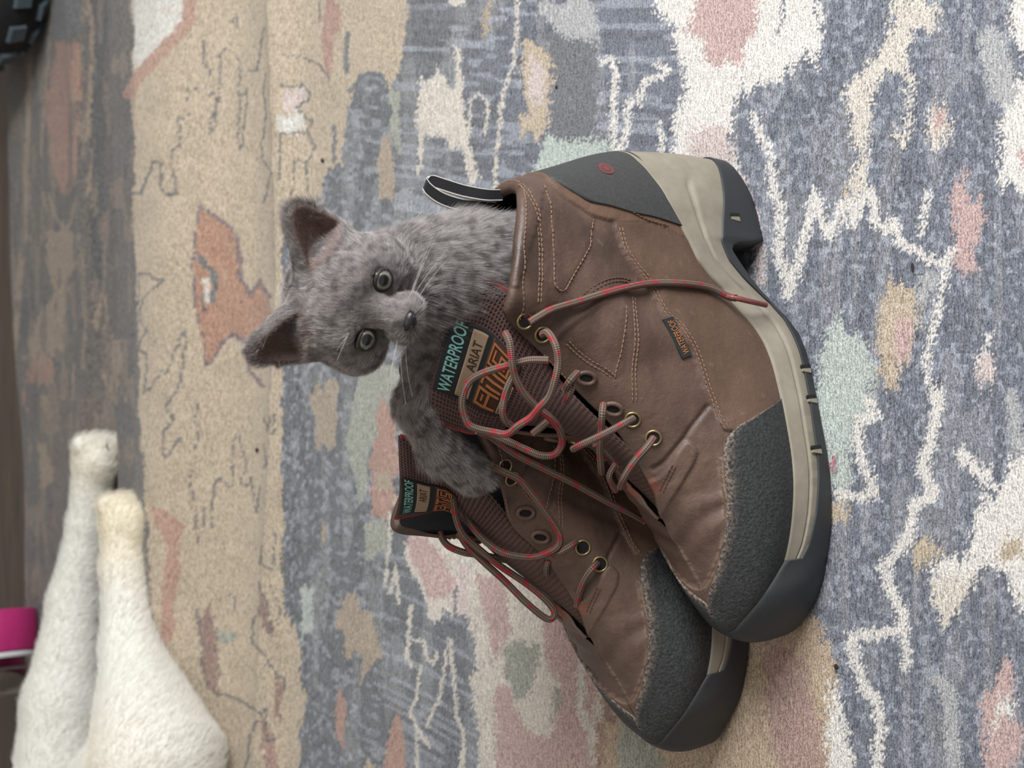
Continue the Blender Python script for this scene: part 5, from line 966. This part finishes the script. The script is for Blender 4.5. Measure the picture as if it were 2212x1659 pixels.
for sx in (1, -1):
    for k in range(5):
        a0 = np.array([sx * (8 + .6 * k), 40 - .9 * (k % 4), -11 - 1.3 * (k % 5)]); dr = np.array([sx * 1.0, .18 - .1 * (k % 3), -.15 - .12 * (k - 3)]); dr /= np.linalg.norm(dr); L = 30 + 5 * ((k * 7) % 4)
        t = np.linspace(0, 1, 9)[:, None]; tube('whisker', hw(a0 + dr * L * t + np.array([0, 0, -6.0]) * t ** 2) / 1000, np.linspace(.00013, .00004, 9), wm, kroot, 5)
    for k in range(3): a0 = np.array([sx * 13, 27, 9 + k]); t = np.linspace(0, 1, 7)[:, None]; tube('whisker', hw(a0 + np.array([sx * (6 + 5 * k), 6, 14 - 3 * k]) * t) / 1000, np.linspace(.0001, .00004, 7), wm, kroot, 5)

# ------------------------------------------------------------------ white cat stretched out beyond the crest of the rug (metres x 1000, world axes)
def rp(x, y, z): return at_z(x, y, z) * 1000
A0, A1, A2, A3 = rp(206, 992, .030), rp(186, 1130, .032), rp(160, 1300, .038), rp(135, 1520, .055)
B0, B1, B2_, B3 = rp(268, 1128, .070), rp(268, 1230, .073), rp(282, 1400, .076), rp(335, 1640, .085)
A4 = rp(120, 1830, .07); TR = rp(265, 1860, .075); TR2 = TR + np.array([-250, 20, 0.])
def paw(p, c, ax, r):
    ax = ax / np.linalg.norm(ax); s1 = np.cross(ax, [0, 0, 1.]); s1 /= np.linalg.norm(s1); up_ = np.cross(s1, ax); d = ell(p, c, (r * .95, r, r * .8))
    for k in (-1.5, -.5, .5, 1.5): d = smin(d, ell(p, c + ax * (r * .75 - abs(k) * 2.2) + up_ * k * r * .44, (r * .42, r * .40, r * .42)), 5)
    return d
def cat_sdf(p):
    d = cone(p, A0, A1, 22, 19); d = smin(d, cone(p, A1, A2, 19, 27), 8); d = smin(d, cone(p, A2, A3, 27, 42), 12); d = smin(d, cone(p, A3, A4, 42, 60), 14)
    e = cone(p, B0, B1, 22, 22); e = smin(e, cone(p, B1, B2_, 22, 27), 8); e = smin(e, cone(p, B2_, B3, 27, 66), 14); d = smin(d, e, 5)
    d = smin(d, paw(p, A0, A0 - A1, 27), 9); d = smin(d, paw(p, B0, B0 - B1, 27), 9)
    d = smin(d, ell(p, TR, (130, 105, 68)), 35); d = smin(d, ell(p, TR2, (140, 85, 66)), 40)
    hd = TR2 + np.array([-150, -20, 0]); d = smin(d, ell(p, hd, (48, 46, 42)), 25)
    for k in (-1, 1): d = smin(d, cone(p, hd + [-8, k * 28, 25], hd + [-14, k * 38, 58], 15, 3), 6)
    return d
CV, CF, CN = surface_net(cat_sdf, TR2 + [-240, -190, -110], np.maximum(A0, TR) + [60, 190, 120], 5.0)
croot = empty('cat', TR / 1000); tag(croot, 'white cat with cream paws, its legs stretched out at the far edge of the rug', 'cat')
off = TR
def cat_skin():
    q = NT('white_cat_coat'); a = q.mix(q.attr('cream', 'Fac'), lin(228, 225, 216), lin(228, 216, 190)); v = q.coord(); q.bump(q.noise(v, 260, 3), .5, .003); return q.set(Base_Color=a, Roughness=.85, Specular_IOR_Level=.15)
cream = np.clip(np.exp(-(np.linalg.norm(CV - B0, axis=1) / 55) ** 2) + .6 * np.exp(-(np.linalg.norm(CV - A0, axis=1) / 38) ** 2) + .8 * np.exp(-(np.linalg.norm((CV - rp(300, 1700, .10)) / [60, 60, 60], axis=1)) ** 2), 0, 1)
mk('body', (CV - off) / 1000, CF, cat_skin(), croot, attrs={'cream': cream})
def cflow(P, n): d = np.where((P[:, 0] > TR[0] + 60)[:, None], A0 - A3, TR2 - TR); return d / np.linalg.norm(d, axis=1)[:, None] * .8 + np.array([0, 0, -.3])
def cfur_mat():
    q = NT('white_cat_fur'); a = q.mix(q.attr('rand', 'Fac'), lin(226, 222, 214), lin(238, 235, 228)); a = q.mix(q.attr('cream', 'Fac'), a, lin(230, 217, 188)); return q.set(Base_Color=a, Roughness=.6, Specular_IOR_Level=.2)
vis = (CV[:, 0] > TR[0] - 60).astype(float)
fo, fp, fk = fur('fur', croot, CV - off, CF, CN, 60000, lambda P: np.full(len(P), 9.0), lambda P, n: cflow(P + off, n), .45, cfur_mat(), .14, keep=vis, jitter=.2, clump=.08)
tri = np.concatenate([CF[:, [0, 1, 2]], CF[:, [0, 2, 3]]]); at = fo.data.attributes.new('cream', 'FLOAT', 'POINT'); at.data.foreach_set('value', np.repeat(cream[tri[fk, 0]], 4).astype(np.float32))
clm = plain('pale_claw', lin(196, 188, 178), .4, .05, 900, 0)
for px, dx in (((168, 968), (-14, -12)), ((160, 985), (-10, 8)), ((226, 962), (14, -10)), ((246, 985), (14, -6))):
    a = at_z(px[0] + 8, px[1] + 10, .04); b = at_z(px[0] + dx[0] * .5, px[1] + dx[1] * .8, .046); tube('claw', np.array([a, (a + b) / 2 + [0, 0, .002], b]) - off / 1000, [.0016, .0011, .0004], clm, croot, 6)
# ------------------------------------------------------------------ clear vessel with a pink band, lying behind the cat's legs
def lathe(prof, k=40):
    prof = np.asarray(prof, float); an = np.linspace(0, 2 * np.pi, k, endpoint=False); V = np.stack([np.repeat(prof[:, 0][:, None], k, 1), prof[:, 1][:, None] * np.cos(an), prof[:, 1][:, None] * np.sin(an)], -1); return V.reshape(-1, 3), gridf(len(prof), k, closed_v=True)
jc = at_z(-18, 1375, .052); jm = Matrix.Translation(jc) @ Matrix.Rotation(math.radians(13), 4, 'Z')
jar = empty('jar', None, jm); tag(jar, 'clear jar with a bright pink band lying behind the white cat', 'jar')
def lat(name, prof, m): V, Fc = lathe(prof); return mk(name, V, orient(V, Fc), m, jar)
R0 = .056
lat('pink_band', [(-.024, R0 - .003), (-.024, R0), (-.021, R0 + .0022), (.026, R0 + .0022), (.029, R0 + .001), (.0295, R0 - .004), (.0295, .0005)], plain('glossy_pink_plastic', lin(176, 48, 108), .28, .06, 200, .05))
lat('rim', [(-.031, R0 - .004), (-.031, R0 - .0005), (-.0245, R0 - .0005), (-.0245, R0 - .004), (-.031, R0 - .004)], plain('pale_rim', lin(206, 206, 206), .3, .05, 200, 0))
gm = NT('clear_glass').set(Base_Color=(.93, .94, .93, 1), Roughness=.03, Transmission_Weight=1.0, IOR=1.3)
lat('glass_body', [(-.031, R0 - .003), (-.060, R0 - .002), (-.072, R0 - .006), (-.076, R0 - .016), (-.076, 0.0005), (-.0735, .0005), (-.0735, R0 - .017), (-.070, R0 - .009), (-.060, R0 - .0045), (-.031, R0 - .0055), (-.031, R0 - .003)], gm)
# ------------------------------------------------------------------ black lugged shoe at the far corner
sc = at_z(-58, -135, .075); sh = empty('shoe', sc); tag(sh, 'black shoe with grey square lugs lying in the far corner beyond the rug', 'shoe')
def sq(t, e): return np.sign(t) * np.abs(t) ** e
A_, B_ = np.meshgrid(np.linspace(0, 2 * np.pi, 48, endpoint=False), np.linspace(0, np.pi, 26), indexing='ij'); SR = np.array([.17, .125, .085])
SPt = np.stack([sq(np.sin(B_), .8) * sq(np.cos(A_), .8) * SR[0], sq(np.sin(B_), .8) * sq(np.sin(A_), .8) * SR[1], sq(np.cos(B_), .9) * SR[2]], -1).reshape(-1, 3)
mk('shoe_body', SPt, orient(SPt, gridf(48, 26, closed_u=True)), plain('black_rubber', lin(26, 27, 28), .6, .3, 60, .5, .003), sh)
lm = plain('blue_grey_lug', lin(70, 80, 86), .6, .2, 300, .2)
for i_ in range(9):
    for j_ in range(4):
        a_ = math.radians(180 + 20 * i_ + 9 * (j_ % 2)); b_ = math.radians(50 + 27 * j_)
        def spt(a, b): return np.array([sq(np.sin(b), .8) * sq(np.cos(a), .8) * SR[0], sq(np.sin(b), .8) * sq(np.sin(a), .8) * SR[1], sq(np.cos(b), .9) * SR[2]])
        c = [spt(a_ + da, b_ + db) for da, db in ((-.09, -.13), (.09, -.13), (.09, .13), (-.09, .13))]; nn = np.cross(c[1] - c[0], c[3] - c[0]); nn /= np.linalg.norm(nn) + 1e-9; nn = nn if nn @ c[0] > 0 else -nn
        V_ = np.array([p - nn * .004 for p in c] + [p * .25 * .0 + (p * .88 + sum(c) / 4 * .12) + nn * .006 for p in c]); mk('lug', V_, [(4,5,6,7),(0,1,5,4),(1,2,6,5),(2,3,7,6),(3,0,4,7)], lm, sh, smooth=False)
# ------------------------------------------------------------------ crumbs and a thread on the rug
crm = plain('dark_brown_crumb', lin(48, 32, 26), .7, .3, 600, .5)
def crumb(x, y, a, b, ang, label, name='crumb'):
    c = on_rug(np.array(x), np.array(y)); k = np.linalg.norm(c - CAM) / F; bm = bmesh.new(); bmesh.ops.create_icosphere(bm, subdivisions=2, radius=1.0)
    for v in bm.verts: v.co *= 1 + .25 * (random.random() - .5)
    me = bpy.data.meshes.new(name); bm.to_mesh(me); bm.free(); me.materials.append(crm); o = bpy.data.objects.new(name, me); COL.objects.link(o)
    a *= .8; b *= .8; o.scale = (a * k, b * k, min(a, b) * k * .7); o.rotation_euler = (0, 0, ang); o.location = c + [0, 0, min(a, b) * k * .45]; tag(o, label, 'crumb', 'crumbs on the rug')
crumb(400, 398, 6, 6, 0, 'dark round crumb on the tan band above the orange star motif'); crumb(557, 972, 6, 7, .3, 'dark round crumb on the tan band below the kitten head'); crumb(1808, 1440, 8, 7, .4, 'dark brown seed-like crumb near the toe of the front boot')
crumb(1203, 188, 5, 4, 0, 'tiny brown crumb beside the tan oval above the pull tab'); crumb(1972, 578, 13, 4, .1, 'reddish brown sliver on the blue rug right of the heel'); crumb(698, 347, 9, 5, 1.2, 'dark fleck at the edge of the tan band above the kitten ear')
th = catmull([on_rug(np.array(x), np.array(y)) + [0, 0, .0015 + .0012 * (i % 2)] for i, (x, y) in enumerate([(1790, 1006), (1800, 1001), (1808, 993), (1806, 985), (1802, 992), (1806, 1004), (1811, 1013), (1803, 1014), (1799, 1008)])], 6)
tag(tube('thread', th, .00035, plain('pink_thread', lin(186, 96, 112), .7, .1, 900, 0), None, 6), 'short curled pink thread on the rug beside the front sole', 'thread')
